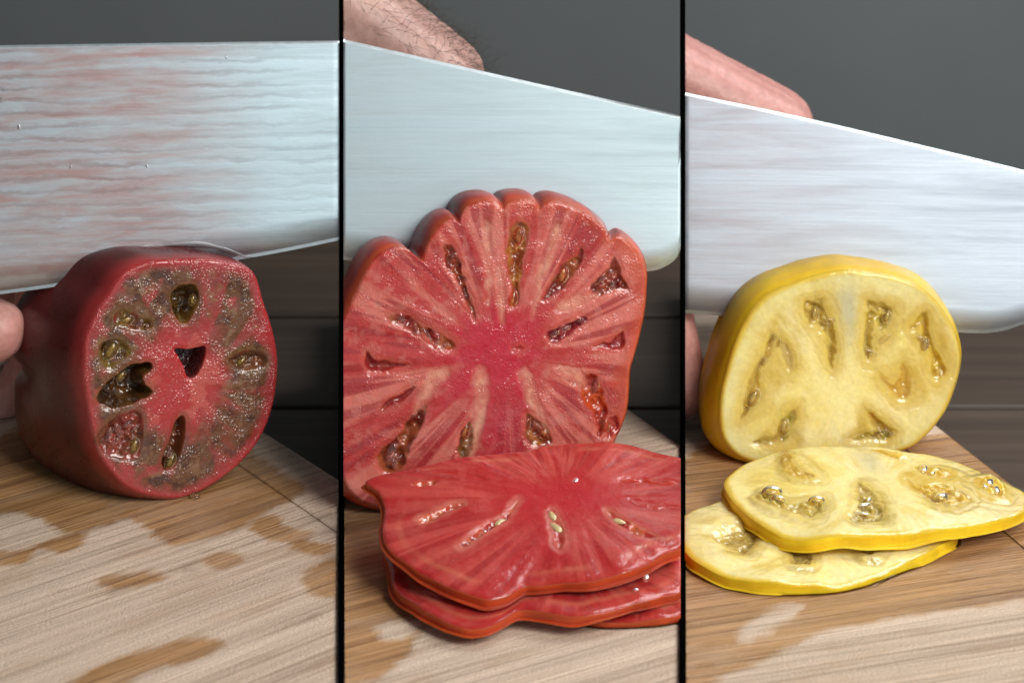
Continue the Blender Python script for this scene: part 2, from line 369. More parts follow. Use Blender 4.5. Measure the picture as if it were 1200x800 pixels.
# ------------------------------------------------------------------ cutting boards
def board(st, label, corner_px, turn, wets, drys, base_wet=0.0):
    th = R(turn) - AZ[st]
    g = np.array([math.cos(th), math.sin(th), 0]); b = np.array([-math.sin(th), math.cos(th), 0])
    c = on_z(*corner_px)                   # a point of the far end edge
    org = np.array([c[0], c[1], 0]) - g * .10
    lo, hi = STALL[st]
    root = thing('cutting_board', label, 'cutting board', (org[0], org[1], ZT), 'cutting boards')
    root.rotation_euler = (0, 0, th); bpy.context.view_layer.update()
    polys = [(spline(np.array([on_z(*q)[:2] for q in pl]), 5), v) for pl, v in [(w_, 1.0) for w_ in wets] + [(d_, 0.0) for d_ in drys]]
    def slab(name, u0, u1, step, zlift=0.0):
        us = np.arange(u0, u1 + 1e-6, step); us[-1] = u1; vs = np.arange(-.19, .19 + 1e-6, step)
        U, Vv = np.meshgrid(us, vs, indexing='ij'); U = U.ravel(); Vv = Vv.ravel()
        P = org + U[:, None] * g + Vv[:, None] * b
        eu = np.minimum(U - u0, u1 - U); rnd = np.clip(1 - eu / .0010, 0, 1) ** 2 * .0003
        P[:, 2] = -rnd + zlift + .00012 * (fbm(U * 40, Vv * 900, 3, 3) - .5)
        wet = np.full(len(P), base_wet)
        wx = P[:, :2] + .0016 * np.stack([fbm(U * 260, Vv * 420, 5) - .5, fbm(U * 260, Vv * 420, 9) - .5], 1) * 2 + \
             g[None, :2] * (.003 * (fbm(U * 30, Vv * 1400, 11, 2) - .5))[:, None]
        for pl, v in polys:
            d = inside_dist(wx, pl); t = sst(-.0016, .0014, d + .0012 * (fbm(U * 60, Vv * 2600, 17, 2) - .5)); wet = wet * (1 - t) + v * t
        wet = wet * (.72 + .5 * fbm(U * 45, Vv * 160, 23, 3)); wet = np.clip(wet + .22 * sst(.58, .72, fbm(U * 60, Vv * 200, 29, 3)), 0, 1)
        P = clampx(P, lo, hi)
        nu, nv = len(us), len(vs); I, J = np.meshgrid(np.arange(nu - 1), np.arange(nv - 1), indexing='ij')
        Fc = np.stack([I * nv + J, (I + 1) * nv + J, (I + 1) * nv + J + 1, I * nv + J + 1], -1).reshape(-1, 4)
        # side walls
        rim = [i * nv for i in range(nu)] + [(nu - 1) * nv + j for j in range(1, nv)] + [i * nv + nv - 1 for i in range(nu - 2, -1, -1)] + [j for j in range(nv - 2, 0, -1)]
        low = P[rim].copy(); low[:, 2] = ZT; n0 = len(P); k = len(rim)
        V = np.vstack([P, low]); wet = np.concatenate([wet, np.zeros(k)])
        Fc = Fc.tolist() + [[rim[i], n0 + i, n0 + (i + 1) % k, rim[(i + 1) % k]][::-1] for i in range(k)]
        Vl = V - np.array([org[0], org[1], ZT]); Vl = np.stack([Vl @ g, Vl @ b, Vl[:, 2]], 1)
        o = mesh_obj(name, Vl, Fc, M_board, None, wet=wet)
        o.parent = root
        return o
    slab('board_body', -.20, .0820, .0011)
    slab('end_strip', .0820, .10, .0011, .0003)
    return root
Z3 = lambda L_: [(x / 2.5, 480 + y / 2.5) for x, y in L_]                  # zoom crops back to photo pixels
board(1, 'pale bamboo cutting board with scattered small wet patches under the dark tomato', (310, 507), 27,
      [Z3([(-200,300),(60,300),(200,360),(380,320),(470,385),(560,390),(690,350),(760,310),(900,235),(960,180),(840,90),(500,-60),(-100,-60),(-300,100)]),
       Z3([(730,330),(800,310),(850,345),(910,355),(900,385),(980,395),(970,420),(890,420),(830,385),(770,375)]),
       Z3([(285,495),(340,480),(440,475),(480,490),(430,515),(360,522),(300,515)]),
       Z3([(900,470),(1000,435),(1010,540),(930,540),(890,515)]),
       Z3([(200,800),(300,745),(420,700),(540,672),(640,672),(665,690),(600,720),(520,745),(400,785),(330,840),(150,850)]),
       Z3([(-40,420),(60,410),(150,380),(240,360),(230,400),(170,420),(110,405),(70,440),(-40,455)]),
       Z3([(600,430),(680,415),(720,440),(660,465),(610,455)])],
      [Z3([(-120,-60),(-20,-90),(60,-20),(30,60),(-80,80)]), Z3([(735,120),(990,275),(1100,320),(1100,200),(780,20),(700,60)])])
board(2, 'bamboo cutting board wet along its left under the stacked red slices', (772, 505), 27,
      [[(380,640),(470,640),(520,690),(500,730),(470,775),(430,800),(380,790)], [(430,600),(800,560),(860,640),(800,690),(640,716),(520,716)],
       [(380,560),(470,600),(480,700),(380,700)]],
      [[(443,735),(470,724),(495,728),(478,746),(448,748)]])
board(3, 'bamboo cutting board soaked brown in front of the yellow slices', (1091, 494), 27,
      [[(780,560),(900,500),(1000,500),(1080,512),(1130,512),(1190,540),(1260,600),(1240,690),(1180,705),(1130,712),(1060,722),(1000,732),(950,745),(900,770),(860,785),(790,800)]],
      [[(862,748),(880,728),(905,712),(935,706),(930,722),(905,735),(880,752)], [(1100,470),(1180,512),(1230,545),(1180,536),(1120,506),(1088,498)]])

# ------------------------------------------------------------------ tomatoes
def polar(frame, outline_px, center_px, n, rag=.004):
    poly = spline(frame.uv(outline_px), 10); c = frame.uv([center_px])[0]; q = poly - c
    a = np.arctan2(q[:, 1], q[:, 0]); r = np.hypot(q[:, 0], q[:, 1]); o = np.argsort(a); a, r = a[o], r[o]
    th = np.linspace(-math.pi, math.pi, n, endpoint=False)
    rr = np.interp(th, np.r_[a - 2 * math.pi, a, a + 2 * math.pi], np.r_[r, r, r])
    return c, th, rr * (1 + rag * 2 * (pol_n(th, 0 * th, 4.5, 0, 77, 2) - .5))
def cut_face(parent, frame, outline, center, cavs, colorfn, mat, st, n=620, m=150, name='cut_face', wob=.0003, seed=0, wave=0.0, dscale=.5, halo_w=.0022, halo_amt=.45, bevel=.0007, grow=1.0, warp=.0016):
    c, th, r = polar(frame, outline, center, n, .014 if wave else .004)
    rho = np.linspace(0.004, 1, m) ** .85
    RH, TH = np.meshgrid(rho, th, indexing='ij')
    uv = np.stack([(RH * r) * np.cos(TH), (RH * r) * np.sin(TH)], -1).reshape(-1, 2)
    rf, tf = RH.ravel(), TH.ravel(); rim = ((1 - RH) * r).ravel()
    x, y = uv[:, 0], uv[:, 1]
    h = wob * 2 * (fbm(x * 180, y * 180, seed, 4) - .5) + wob * 1.2 * (pol_n(tf, rf, 9, 2.5, seed + 5, 2) - .5) * sst(.25, .6, rf)
    h = h * sst(0, .002, rim) - bevel * (1 - np.clip(rim / .0011, 0, 1)) ** 2
    if wave: h = h + wave * (2 * (fbm((x + .3) * 26, (y + .3) * 26, seed + 50, 2) - .5) + 1.0 * (pol_n(tf, rf, 2.6, .5, seed + 51, 2) - .5) * sst(.3, 1, rf) - .5 * rf ** 3)
    col = colorfn(x, y, rf, tf, rim, seed); wet = np.zeros(len(x)) + .12
    Q = uv + c + warp * np.stack([fbm(x * 420, y * 420, seed + 2, 3) - .5, fbm(x * 420, y * 420, seed + 8, 3) - .5], 1)
    for cv in cavs:
        pl = spline(frame.uv(cv['p']), 6); pl = pl.mean(0) + (pl - pl.mean(0)) * grow; lo, hi = pl.min(0) - .008, pl.max(0) + .008
        k = np.where((Q > lo).all(1) & (Q < hi).all(1))[0]
        if not len(k): continue
        d = inside_dist(Q[k], pl); dep = cv.get('d', 4) * .00085 * (1 if cv.get('d', 4) > 5 else dscale); wd = cv.get('w', 1.2) * .0012
        t = sst(0, wd, d); lump = cv.get('lump', .5) * .001
        nz = fbm(x[k] * cv.get('ls', 550), y[k] * cv.get('ls', 550), seed + 21, 3)
        fl = fbm(x[k] * 300, y[k] * 300, seed + 33, 3)
        h[k] = h[k] * (1 - t) - dep * t + lump * 2 * (nz - .35) * t - .0002 * sst(-.0012, 0, d)
        halo = cv.get('halo')
        if halo is not None: col[k] = mix(col[k], halo, halo_amt * sst(-halo_w, .0, d) * (.4 + 1.1 * fl))
        cc = mix(np.broadcast_to(np.array(cv['c'], float), (len(k), 3)), cv.get('c2', cv['c']), sst(.35, .65, fl))
        col[k] = mix(col[k], cc, sst(-.0002 - cv.get('soft', 0), .0006 + cv.get('soft', 0), d) * (1 - .45 * (fl - .3) * (cv.get('soft', 0) > 0)))
        wet[k] = np.maximum(wet[k], sst(-.0003, .0004, d) * cv.get('wet', 1.0))
    V = frame.P(uv + c, h); V = clampx(V, *STALL[st]); V[:, 2] = np.maximum(V[:, 2], .0003)
    ctr = len(V); V = np.vstack([V, V[:n].mean(0)]); col = np.vstack([col, col[:n].mean(0)]); wet = np.r_[wet, .12]
    Fc = grid_faces(n, m).tolist() + [[ctr, i, (i + 1) % n] for i in range(n)]
    # winding: ring order is counter-clockwise seen from n
    Fc = [f[::-1] if len(f) == 4 else f for f in Fc]
    o = mesh_obj(name, V, Fc, mat, parent, col=col, wet=wet)
    return o, (c, th, r, h[-n:].copy() if wave else 0 * th)
def rind(parent, frame, pol, prof, colfn, mat, st, bottom=True, name='skin', lobe=None, skew=(0, 0), seed=0, zmin=.0003):
    c, th, r, rh = pol; n = len(th)
    pd = np.array([p[0] for p in prof]) * .001; ps = np.array([p[1] for p in prof])
    kk = np.linspace(0, len(prof) - 1, (len(prof) - 1) * 7 + 1)
    sp = spline(np.stack([pd, ps], 1), 7, closed=False)
    rings = []; cols = []
    for j, (dd, s) in enumerate(sp):
        s = max(s, .002); f = dd / max(pd.max(), 1e-9)
        rr = r * s
        if lobe is not None: rr = rr * (1 + lobe(th, f))
        off = np.array(skew) * f
        uv = np.stack([rr * np.cos(th) + c[0] + off[0], rr * np.sin(th) + c[1] + off[1]], 1)
        rings.append(frame.P(uv, (rh if np.any(rh) else -.0007) - dd * (1 + (.9 * (pol_n(th, 0 * th, 2.2, 0, seed + 90, 2) - .5) if np.any(rh) else 0)))); cols.append(colfn(th, np.full(n, f), np.full(n, dd), seed))
    V = np.vstack(rings); V[:, 2] = np.maximum(V[:, 2], zmin); V = clampx(V, *STALL[st])
    Fc = grid_faces(n, len(rings))
    return mesh_obj(name, V, Fc[:, ::-1], mat, parent, col=np.vstack(cols))
def ellip(name, mat, parent, pos, axes, size, nu=14, nv=9, tear=0.0):
    a, b, c = [np.array(q, float) for q in axes]
    th = np.linspace(0, 2 * math.pi, nu, endpoint=False); ph = np.linspace(-math.pi / 2 + .02, math.pi / 2 - .02, nv)
    V = []
    for p in ph:
        k = 1 - tear * (math.sin(p) * .5 + .5)
        for t in th:
            V.append(np.array(pos) + a * size[0] * math.sin(p) + b * size[1] * math.cos(p) * math.cos(t) * k + c * size[2] * math.cos(p) * math.sin(t) * k)
    Fc = grid_faces(nu, nv).tolist() + [list(range(nu)), list(range(nu * (nv - 1), nu * nv))[::-1]]
    return mesh_obj(name, V, [f[::-1] for f in Fc], mat, parent)
def seeds(parent, frame, items, mseed, mgel, depth=.0012):
    for it in items:
        px, ang, ln = it[0], it[1], it[2]
        uv = frame.uv([px])[0]; a = math.cos(R(ang)) * frame.e + math.sin(R(ang)) * frame.w; b = np.cross(frame.n, a)
        P = frame.P(uv[None], -depth)[0]; ln *= .001
        s = ellip('seed', mseed, parent, P, (a, b, frame.n), (ln, ln * .62, ln * .40), tear=.45)
        if mgel is not None:
            ellip('gel', mgel, parent, P - frame.n * .0003, (a, b, frame.n), (ln * 1.5, ln * 1.05, ln * .95), 18, 11)
def beads(parent, frame, items, mat, name='juice_drop'):
    for px, r_, hgt in items:
        uv = frame.uv([px])[0]; P = frame.P(uv[None], 0)[0]; r_ *= .001
        g = random.uniform(0, 3.1); e2 = math.cos(g) * frame.e + math.sin(g) * frame.w
        ellip(name, mat, parent, P - frame.n * r_ * .25, (e2, np.cross(frame.n, e2), frame.n), (r_ * random.uniform(.9, 1.7), r_ * random.uniform(.6, .9), r_ * hgt * .62), 16, 10, tear=random.uniform(0, .5))

A_ = lambda ox, oy, s, pts: [(ox + x / s, oy + y / s) for x, y in pts]

# ---- dark tomato
FR1 = upright(on_z(206, 586), 1, 14, 10)
T1 = thing('dark_tomato', 'dark crimson tomato cut open with mottled brown flesh under the streaked blade', 'tomato', on_z(190, 586))
z2 = lambda p: A_(0, 270, 2.285, p)
out1 = [(144,320),(127,344),(112,366),(100,397),(97,432),(101,467),(107,502),(116,532),(131,554),(149,572),(175,582),(206,585),(232,577),(262,559),(289,535),(308,508),(319,480),(325,445),(325,414),(319,384),(309,353),(300,324),(287,312),(262,306),(236,303),(205,304),(172,307)]
DK = (.035, .018, .007); OL = (.12, .07, .018)
cav1 = [
 dict(p=z2([(460,180),(475,155),(500,147),(522,150),(531,185),(515,225),(495,243),(472,228)]), d=9, w=2.2, c=(.10,.045,.012), c2=(.20,.10,.02), lump=1.0, halo=(.16,.08,.035)),
 dict(p=z2([(308,235),(325,215),(350,214),(375,232),(402,236),(405,258),(385,268),(340,262),(318,255)]), d=2.6, w=1.6, c=(.16,.085,.02), c2=(.20,.035,.02), lump=1.6, ls=420, halo=(.20,.11,.05)),
 dict(p=z2([(268,320),(285,297),(315,293),(340,305),(348,330),(325,345),(300,366),(278,355)]), d=3.2, w=1.8, c=(.20,.12,.025), c2=(.09,.04,.012), lump=1.8, ls=380, halo=(.20,.12,.05)),
 dict(p=z2([(270,440),(300,402),(345,368),(395,360),(400,378),(380,400),(405,430),(372,452),(320,470),(282,460)]), d=10, w=2.0, c=(.06,.022,.008), c2=(.12,.05,.012), lump=1.6, ls=300, halo=(.22,.09,.035)),
 dict(p=z2([(262,565),(280,528),(325,497),(372,488),(380,540),(368,598),(335,606),(285,590)]), d=2.6, w=1.8, c=(.17,.05,.025), c2=(.26,.05,.035), lump=2.0, ls=480, halo=(.20,.09,.05)),
 dict(p=z2([(472,512),(490,503),(497,525),(492,570),(470,622),(442,634),(438,606),(455,560)]), d=6, w=1.6, c=(.08,.035,.012), c2=(.22,.06,.025), lump=1.2, halo=(.20,.07,.04)),
 dict(p=z2([(618,345),(650,325),(690,322),(712,336),(706,362),(668,374),(640,365)]), d=3, w=1.8, c=(.10,.04,.018), c2=(.20,.07,.03), lump=1.5, halo=(.20,.12,.05)),
 dict(p=z2([(472,322),(510,320),(545,315),(545,345),(524,386),(502,386),(490,352)]), d=13, w=1.1, c=(.17,.006,.008), c2=(.09,.004,.004), lump=.4, wet=.0),
]
def colA(x, y, rf, tf, rim, s):
    n1 = fbm(x * 120, y * 120, s + 1, 4); n2 = fbm(x * 340, y * 340, s + 2, 3); sp = pol_n(tf, rf, 3.2, 1.2, s + 3, 3)
    c = np.zeros((len(x), 3)) + np.array([.38, .05, .05])
    m_ = sst(.36, .62, rf + .35 * (n1 - .5)) * (1 - sst(.0, .0035, .0045 - rim + .002 * (n1 - .5)))
    wall_ = sst(.55, .64, sp)                                # radial walls stay red
    mott = m_ * sst(.18, .42, n1 + .5 * (n2 - .5)) * (1 - .7 * wall_)
    c = mix(c, (.15, .066, .028), mott * .95)
    c = mix(c, (.07, .022, .014), mott * sst(.50, .70, n2) * .8)
    c = mix(c, (.30, .17, .09), sst(.6, .8, fbm(x * 520, y * 520, s + 6, 2)) * m_ * .5)
    c = mix(c, (.46, .04, .04), (1 - sst(.20, .5, rf + .35 * (n1 - .5))) * .85)
    c = mix(c, (.56, .14, .11), sst(.52, .66, fbm(x * 200, y * 200, s + 12, 3)) * (1 - sst(.3, .6, rf)) * .6)
    c = mix(c, (.44, .04, .045), (1 - sst(.0004, .0048, rim + .004 * (n1 - .5) + .002 * (1 - np.cos(tf)))) * .8)
    return c
f1, pol1 = cut_face(T1, FR1, out1, (212, 445), cav1, colA, M_flesh1, 1, seed=3, dscale=.8, grow=1.14, warp=.0007)
def lobe1(th, f):
    return .035 * sst(.15, .6, np.full_like(th, f)) * np.cos(5 * th + .6) - .10 * sst(.3, .75, np.full_like(th, f)) * np.exp(-((np.abs(((th - R(172) + math.pi) % (2 * math.pi)) - math.pi)) / .10) ** 2)
def scol1(th, f, d, s):
    n_ = pol_n(th, f, 3, 5, s, 3); c = np.zeros((len(th), 3)) + np.array([.11, .009, .009])
    c = mix(c, (.055, .008, .006), sst(.4, .7, n_) * .6); return mix(c, (.42, .04, .04), (1 - sst(.0, .008, d)) * .8)
rind(T1, FR1, pol1, [(0, 1), (1, 1.012), (6, 1.05), (16, 1.11), (28, 1.13), (40, 1.08), (52, .92), (62, .62), (66, .3), (66.5, .02)], scol1, M_skin1, 1, lobe=lobe1, seed=4, skew=(-.019, -.002))
seeds(T1, FR1, [((131, 411), 60, 2.3), ((149, 376), 10, 1.9), ((143, 441), 40, 1.3), ((158, 524), 70, 1.9), ((201, 541), 60, 1.8), ((284, 424), 30, 1.5), ((227, 352), 80, 1.3)], M_seed1, M_gel1)
beads(T1, FR1, [((164, 380), 1.5, .9), ((173, 384), 1.1, .9), ((137, 421), 1.2, .9), ((128, 509), 1.3, .8), ((139, 504), 1.4, .8), ((150, 497), 1.3, .8), ((160, 500), 1.2, .9), ((136, 517), 1.1, .8), ((184, 395), 1.3, .4), ((176, 412), 1.3, .4), ((199, 530), 1.4, .7), ((236, 391), 1.5, .5), ((262, 522), 2.0, .3), ((231, 560), 2.6, .25), ((245, 556), 1.7, .3), ((301, 496), 1.8, .4)], M_pinkjuice)

# ---- ribbed red tomato
FR2 = upright(on_z(520, 598), 2, 12, 11)
T2 = thing('ribbed_tomato', 'large ribbed red tomato sliced open with a star of seed pockets', 'tomato', on_z(560, 598))
z5 = lambda p: A_(395, 210, 2.285, p)
out2 = [(380,420),(388,395),(402,372),(415,345),(429,316),(442,299),(455,291),(468,289),(481,294),(493,304),(499,290),(506,275),(516,263),(527,257),(534,257),(538,260),(541,250),(549,241),(560,236),(574,235),(584,238),(589,243),(595,237),(606,234),(620,234),(628,238),(632,244),(639,238),(650,236),(666,240),(682,247),(697,257),(708,267),(715,281),(723,277),(731,279),(741,287),(751,300),(757,318),(757,341),(754,372),(744,414),(738,438),(736,473),(731,494),(722,514),(712,535),(690,560),(650,582),(600,592),(540,597),(480,598),(440,594),(412,578),(396,545),(384,500),(378,455)]
GR = (.30, .03, .018)
cav2 = [
 dict(p=z5([(285,180),(303,174),(318,185),(345,270),(375,368),(362,366),(322,275),(290,225)]), d=3.2, w=1.5, c=(.30,.05,.02), c2=(.16,.02,.012), lump=1.0, halo=(.58,.13,.09)),
 dict(p=z5([(472,122),(492,112),(512,124),(510,170),(496,240),(488,325),(470,346),(458,335),(466,290),(452,215),(458,150)]), d=3.0, w=1.6, c=(.42,.15,.03), c2=(.30,.06,.02), lump=1.1, halo=(.58,.13,.09)),
 dict(p=z5([(655,178),(664,212),(635,262),(585,308),(553,324),(575,275),(602,228),(640,200)]), d=3.4, w=1.5, c=(.22,.025,.018), c2=(.35,.09,.03), lump=1.2, halo=(.58,.13,.09)),
 dict(p=z5([(745,208),(768,258),(784,298),(740,302),(705,312),(678,290),(700,258),(725,235)]), d=3.0, w=1.6, c=(.30,.05,.02), c2=(.18,.02,.014), lump=1.8, ls=480, halo=(.58,.13,.09)),
 dict(p=z5([(130,366),(160,358),(195,362),(240,395),(305,426),(318,452),(280,456),(215,412),(150,388)]), d=2.6, w=1.5, c=(.26,.02,.016), c2=(.40,.10,.04), lump=1.7, ls=500, halo=(.58,.13,.09)),
 dict(p=z5([(560,412),(590,395),(655,366),(674,378),(640,406),(592,436),(568,434)]), d=2.6, w=1.4, c=(.32,.025,.03), c2=(.22,.015,.02), lump=1.3, halo=(.58,.13,.09)),
 dict(p=z5([(684,448),(730,430),(772,406),(766,458),(720,452)]), d=3.2, w=1.2, c=(.36,.035,.028), c2=(.28,.02,.02), lump=.4, halo=(.58,.13,.09)),
 dict(p=z5([(72,458),(112,482),(188,495),(152,509),(86,513)]), d=4.5, w=1.3, c=(.28,.02,.02), c2=(.36,.05,.04), lump=.6, halo=(.58,.13,.09)),
 dict(p=z5([(114,622),(130,596),(165,572),(212,549),(202,577),(155,608)]), d=2.4, w=1.5, c=(.38,.06,.035), c2=(.30,.03,.024), lump=.5, halo=(.58,.13,.09)),
 dict(p=z5([(242,600),(228,660),(195,722),(172,782),(130,786),(108,736),(150,700),(192,640)]), d=4.5, w=1.8, c=(.16,.018,.010), c2=(.34,.08,.03), lump=1.8, ls=420, halo=(.58,.13,.09)),
 dict(p=z5([(352,648),(372,682),(366,722),(348,748),(326,744),(330,690)]), d=4, w=1.6, c=(.22,.09,.02), c2=(.12,.04,.012), lump=1.0, halo=(.58,.13,.09)),
 dict(p=z5([(505,628),(535,640),(562,655),(578,702),(540,712),(508,704)]), d=3.2, w=1.6, c=(.40,.14,.04), c2=(.22,.04,.02), lump=1.2, halo=(.58,.13,.09)),
 dict(p=z5([(660,530),(700,522),(716,570),(728,620),(716,684),(698,690),(690,640),(655,592)]), d=3.0, w=1.6, c=(.52,.07,.015), c2=(.36,.03,.018), lump=1.0, halo=(.58,.13,.09)),
 dict(p=z5([(728,640),(752,638),(757,680),(722,692)]), d=2.2, w=1.2, c=(.40,.04,.03), lump=.8, halo=(.58,.13,.09)),
 *[dict(p=z5(q), d=.2, w=2, c=(.74,.36,.25), c2=(.66,.24,.17), lump=.2, wet=.2, soft=.0012) for q in (
   [(368,512),(398,512),(404,600),(384,690),(362,745),(352,720),(364,640)], [(488,512),(520,522),(542,600),(566,668),(548,672),(512,600)],
   [(590,500),(650,512),(668,556),(640,545),(600,520)], [(430,250),(440,250),(446,360),(436,380)], [(540,240),(552,250),(535,350),(522,360)], [(250,520),(300,515),(230,600),(205,620)], [(395,130),(408,130),(412,300),(402,320)], [(600,330),(700,300),(690,318),(600,352)], [(580,130),(600,140),(560,250),(550,240)])],
 dict(p=z5([(468,452),(490,443),(505,452),(492,466)]), d=1.4, w=1.2, c=(.45,.05,.04), lump=.2, wet=.6, halo=(.58,.13,.09)),
]
def colB(x, y, rf, tf, rim, s):
    n1 = fbm(x * 90, y * 90, s + 1, 4); ray_ = pol_n(tf, rf, 7.5, 1.6, s + 3, 3); ray_ = .5 + (ray_ - .5) * sst(.05, .35, rf); ray2 = pol_n(tf, rf, 22, 2.5, s + 4, 2)
    c = np.zeros((len(x), 3)) + np.array([.50, .050, .046])
    c = mix(c, (.70, .23, .18), sst(.44, .60, ray_) * sst(.25, .5, rf) * .75)
    c = mix(c, (.36, .025, .03), sst(.48, .62, ray2) * .75 * sst(.3, .6, rf))
    c = mix(c, (.66, .26, .21), sst(.55, .75, fbm(x * 300, y * 300, s + 7, 3)) * .35)
    core = 1 - sst(.12, .42, rf + .30 * (ray_ - .5))
    c = mix(c, (.54, .018, .05), core * .9)
    dn = np.exp(-(((tf + math.pi * .5) / .42) ** 2)) * sst(.2, .4, rf) * (1 - sst(.6, .95, rf)); c = mix(c, (.50, .035, .07), dn * .55)
    c = mix(c, (.54, .09, .04), (1 - sst(.0005, .0060, rim + .006 * (n1 - .5) + .0022 * (1 - np.cos(tf - .4)))) * .75)
    return c
f2, pol2 = cut_face(T2, FR2, out2, (588, 412), cav2, colB, M_flesh2, 2, n=760, m=170, seed=11)
def scol2(th, f, d, s):
    n_ = pol_n(th, f, 6, 5, s, 3); c = np.zeros((len(th), 3)) + np.array([.46, .032, .012])
    c = mix(c, (.27, .012, .010), sst(.35, .6, n_) * .8); return mix(c, (.62, .12, .03), (1 - sst(.0, .004, d)) * .5)
rind(T2, FR2, pol2, [(0, 1), (.8, 1.010), (4, 1.035), (10, 1.05), (20, 1.04), (32, .97), (44, .78), (52, .5), (54, .2), (54.2, .02)], scol2, M_skin2, 2, seed=6)
seeds(T2, FR2, [((609, 277), 80, 2.2), ((601, 351), 80, 2.2), ((660, 323), 75, 2.2), ((710, 499), 85, 1.9), ((640, 510), -50, 1.8), ((545, 506), 70, 2.0), ((713, 341), 20, 1.5), ((702, 330), 60, 1.3), ((618, 497), 80, 1.6)], M_seed2, M_gel2, .0014)
beads(T2, FR2, [((470, 373), 1.9, .8), ((487, 386), 1.3, .9), ((499, 393), 1.5, .9), ((512, 401), 1.4, .9), ((521, 405), 1.2, .9), ((651, 391), 1.5, .9), ((662, 385), 1.7, .9), ((680, 375), 1.5, .8), ((459, 529), 1.6, .9), ((467, 537), 1.3, .9), ((462, 543), 1.4, .8), ((706, 326), 1.2, .9), ((718, 334), 1.2, .8), ((715, 318), 1.0, .8), ((700, 450), 2.0, .6), ((532, 299), 1.2, .8), ((671, 296), 1.0, .8), ((486, 453), .9, .9), ((612, 273), 1.2, .9)], M_pinkjuice)

# ---- yellow tomato
FR3 = upright(on_z(940, 547), 3, 15, 10)
T3 = thing('yellow_tomato', 'yellow tomato cut open with pale cream flesh', 'tomato', on_z(960, 547))
z8 = lambda p: A_(820, 290, 3.334, p)
out3 = [(910,339),(889,354),(874,375),(862,401),(853,431),(845,464),(844,494),(850,518),(868,536),(900,545),(940,546),(1000,541),(1060,527),(1084,512),(1103,490),(1115,467),(1123,440),(1126,416),(1121,392),(1108,366),(1090,344),(1069,331),(1042,323),(1012,318),(988,316),(964,320),(938,328)]
def loc3(p, c=(.72,.54,.13), c2=(.82,.66,.24), d=.9): return dict(p=z8(p), d=d, w=3.2, c=c, c2=c2, lump=.25, ls=260, wet=.45, soft=.0022)
cav3 = [
 loc3([(290,265),(350,330),(385,400),(380,490),(310,570),(240,650),(150,700),(140,640),(180,510),(235,400)]),
 loc3([(388,200),(440,185),(505,182),(540,270),(555,400),(530,495),(495,480),(450,390),(405,300)]),
 loc3([(632,190),(700,195),(785,212),(790,300),(745,390),(690,470),(640,470),(618,400),(632,280)]),
 loc3([(885,225),(950,310),(990,420),(985,500),(930,545),(880,510),(850,410),(790,320),(820,280)], (.66,.44,.06), (.74,.54,.14)),
 loc3([(680,490),(760,470),(800,430),(860,480),(865,600),(780,630),(720,580)], (.70,.46,.08), (.78,.58,.18)),
 loc3([(560,775),(600,700),(640,615),(720,660),(790,720),(750,780)], (.60,.42,.08)),
 loc3([(240,785),(290,690),(330,620),(400,600),(400,700),(380,785)], (.56,.43,.08)),
 dict(p=z8([(275,345),(300,365),(275,430),(240,480),(242,560),(238,592),(215,622),(163,672),(172,605),(198,510),(238,432)]), d=2.6, w=1.7, c=(.56,.37,.06), c2=(.46,.29,.04), lump=1.0, halo=(.72,.54,.12)),
 dict(p=z8([(310,365),(350,380),(368,430),(360,478),(335,450),(320,410)]), d=1.8, w=1.8, c=(.62,.45,.13), lump=.6, halo=(.72,.54,.12)),
 dict(p=z8([(403,220),(440,205),(486,198),(492,255),(530,300),(535,400),(520,472),(502,445),(490,350),(462,310),(425,290)]), d=3.4, w=1.6, c=(.50,.33,.05), c2=(.62,.45,.10), lump=1.2, halo=(.72,.54,.12)),
 dict(p=z8([(658,203),(700,215),(757,232),(752,282),(712,332),(684,292),(680,400),(658,442),(638,400),(650,290)]), d=3.6, w=1.6, c=(.48,.33,.05), c2=(.60,.44,.10), lump=1.3, halo=(.72,.54,.12)),
 dict(p=z8([(885,250),(905,300),(912,370),(966,460),(948,508),(908,502),(898,420),(868,372),(866,318),(822,316)]), d=3.6, w=1.5, c=(.50,.30,.03), c2=(.62,.42,.05), lump=1.0, halo=(.72,.54,.12)),
 dict(p=z8([(702,500),(760,528),(798,452),(826,500),(830,582),(780,588),(738,552)]), d=2.6, w=1.8, c=(.66,.42,.07), c2=(.60,.36,.05), lump=.6, halo=(.72,.54,.12)),
 dict(p=z8([(652,642),(700,665),(756,712),(726,734),(684,704)]), d=2.6, w=1.3, c=(.58,.36,.06), c2=(.46,.30,.05), lump=.8, halo=(.72,.54,.12)),
 dict(p=z8([(585,752),(640,728),(690,712),(760,722),(720,750)]), d=2.2, w=1.2, c=(.34,.26,.03), c2=(.50,.36,.06), lump=1.2),
 dict(p=z8([(370,628),(378,680),(345,705),(352,752),(285,760),(312,690)]), d=2.6, w=1.8, c=(.42,.33,.04), c2=(.56,.38,.08), lump=1.0, halo=(.72,.54,.12)),
 dict(p=z8([(200,770),(250,735),(290,742),(270,775)]), d=1.6, w=1.4, c=(.52,.38,.08), lump=.8),
]
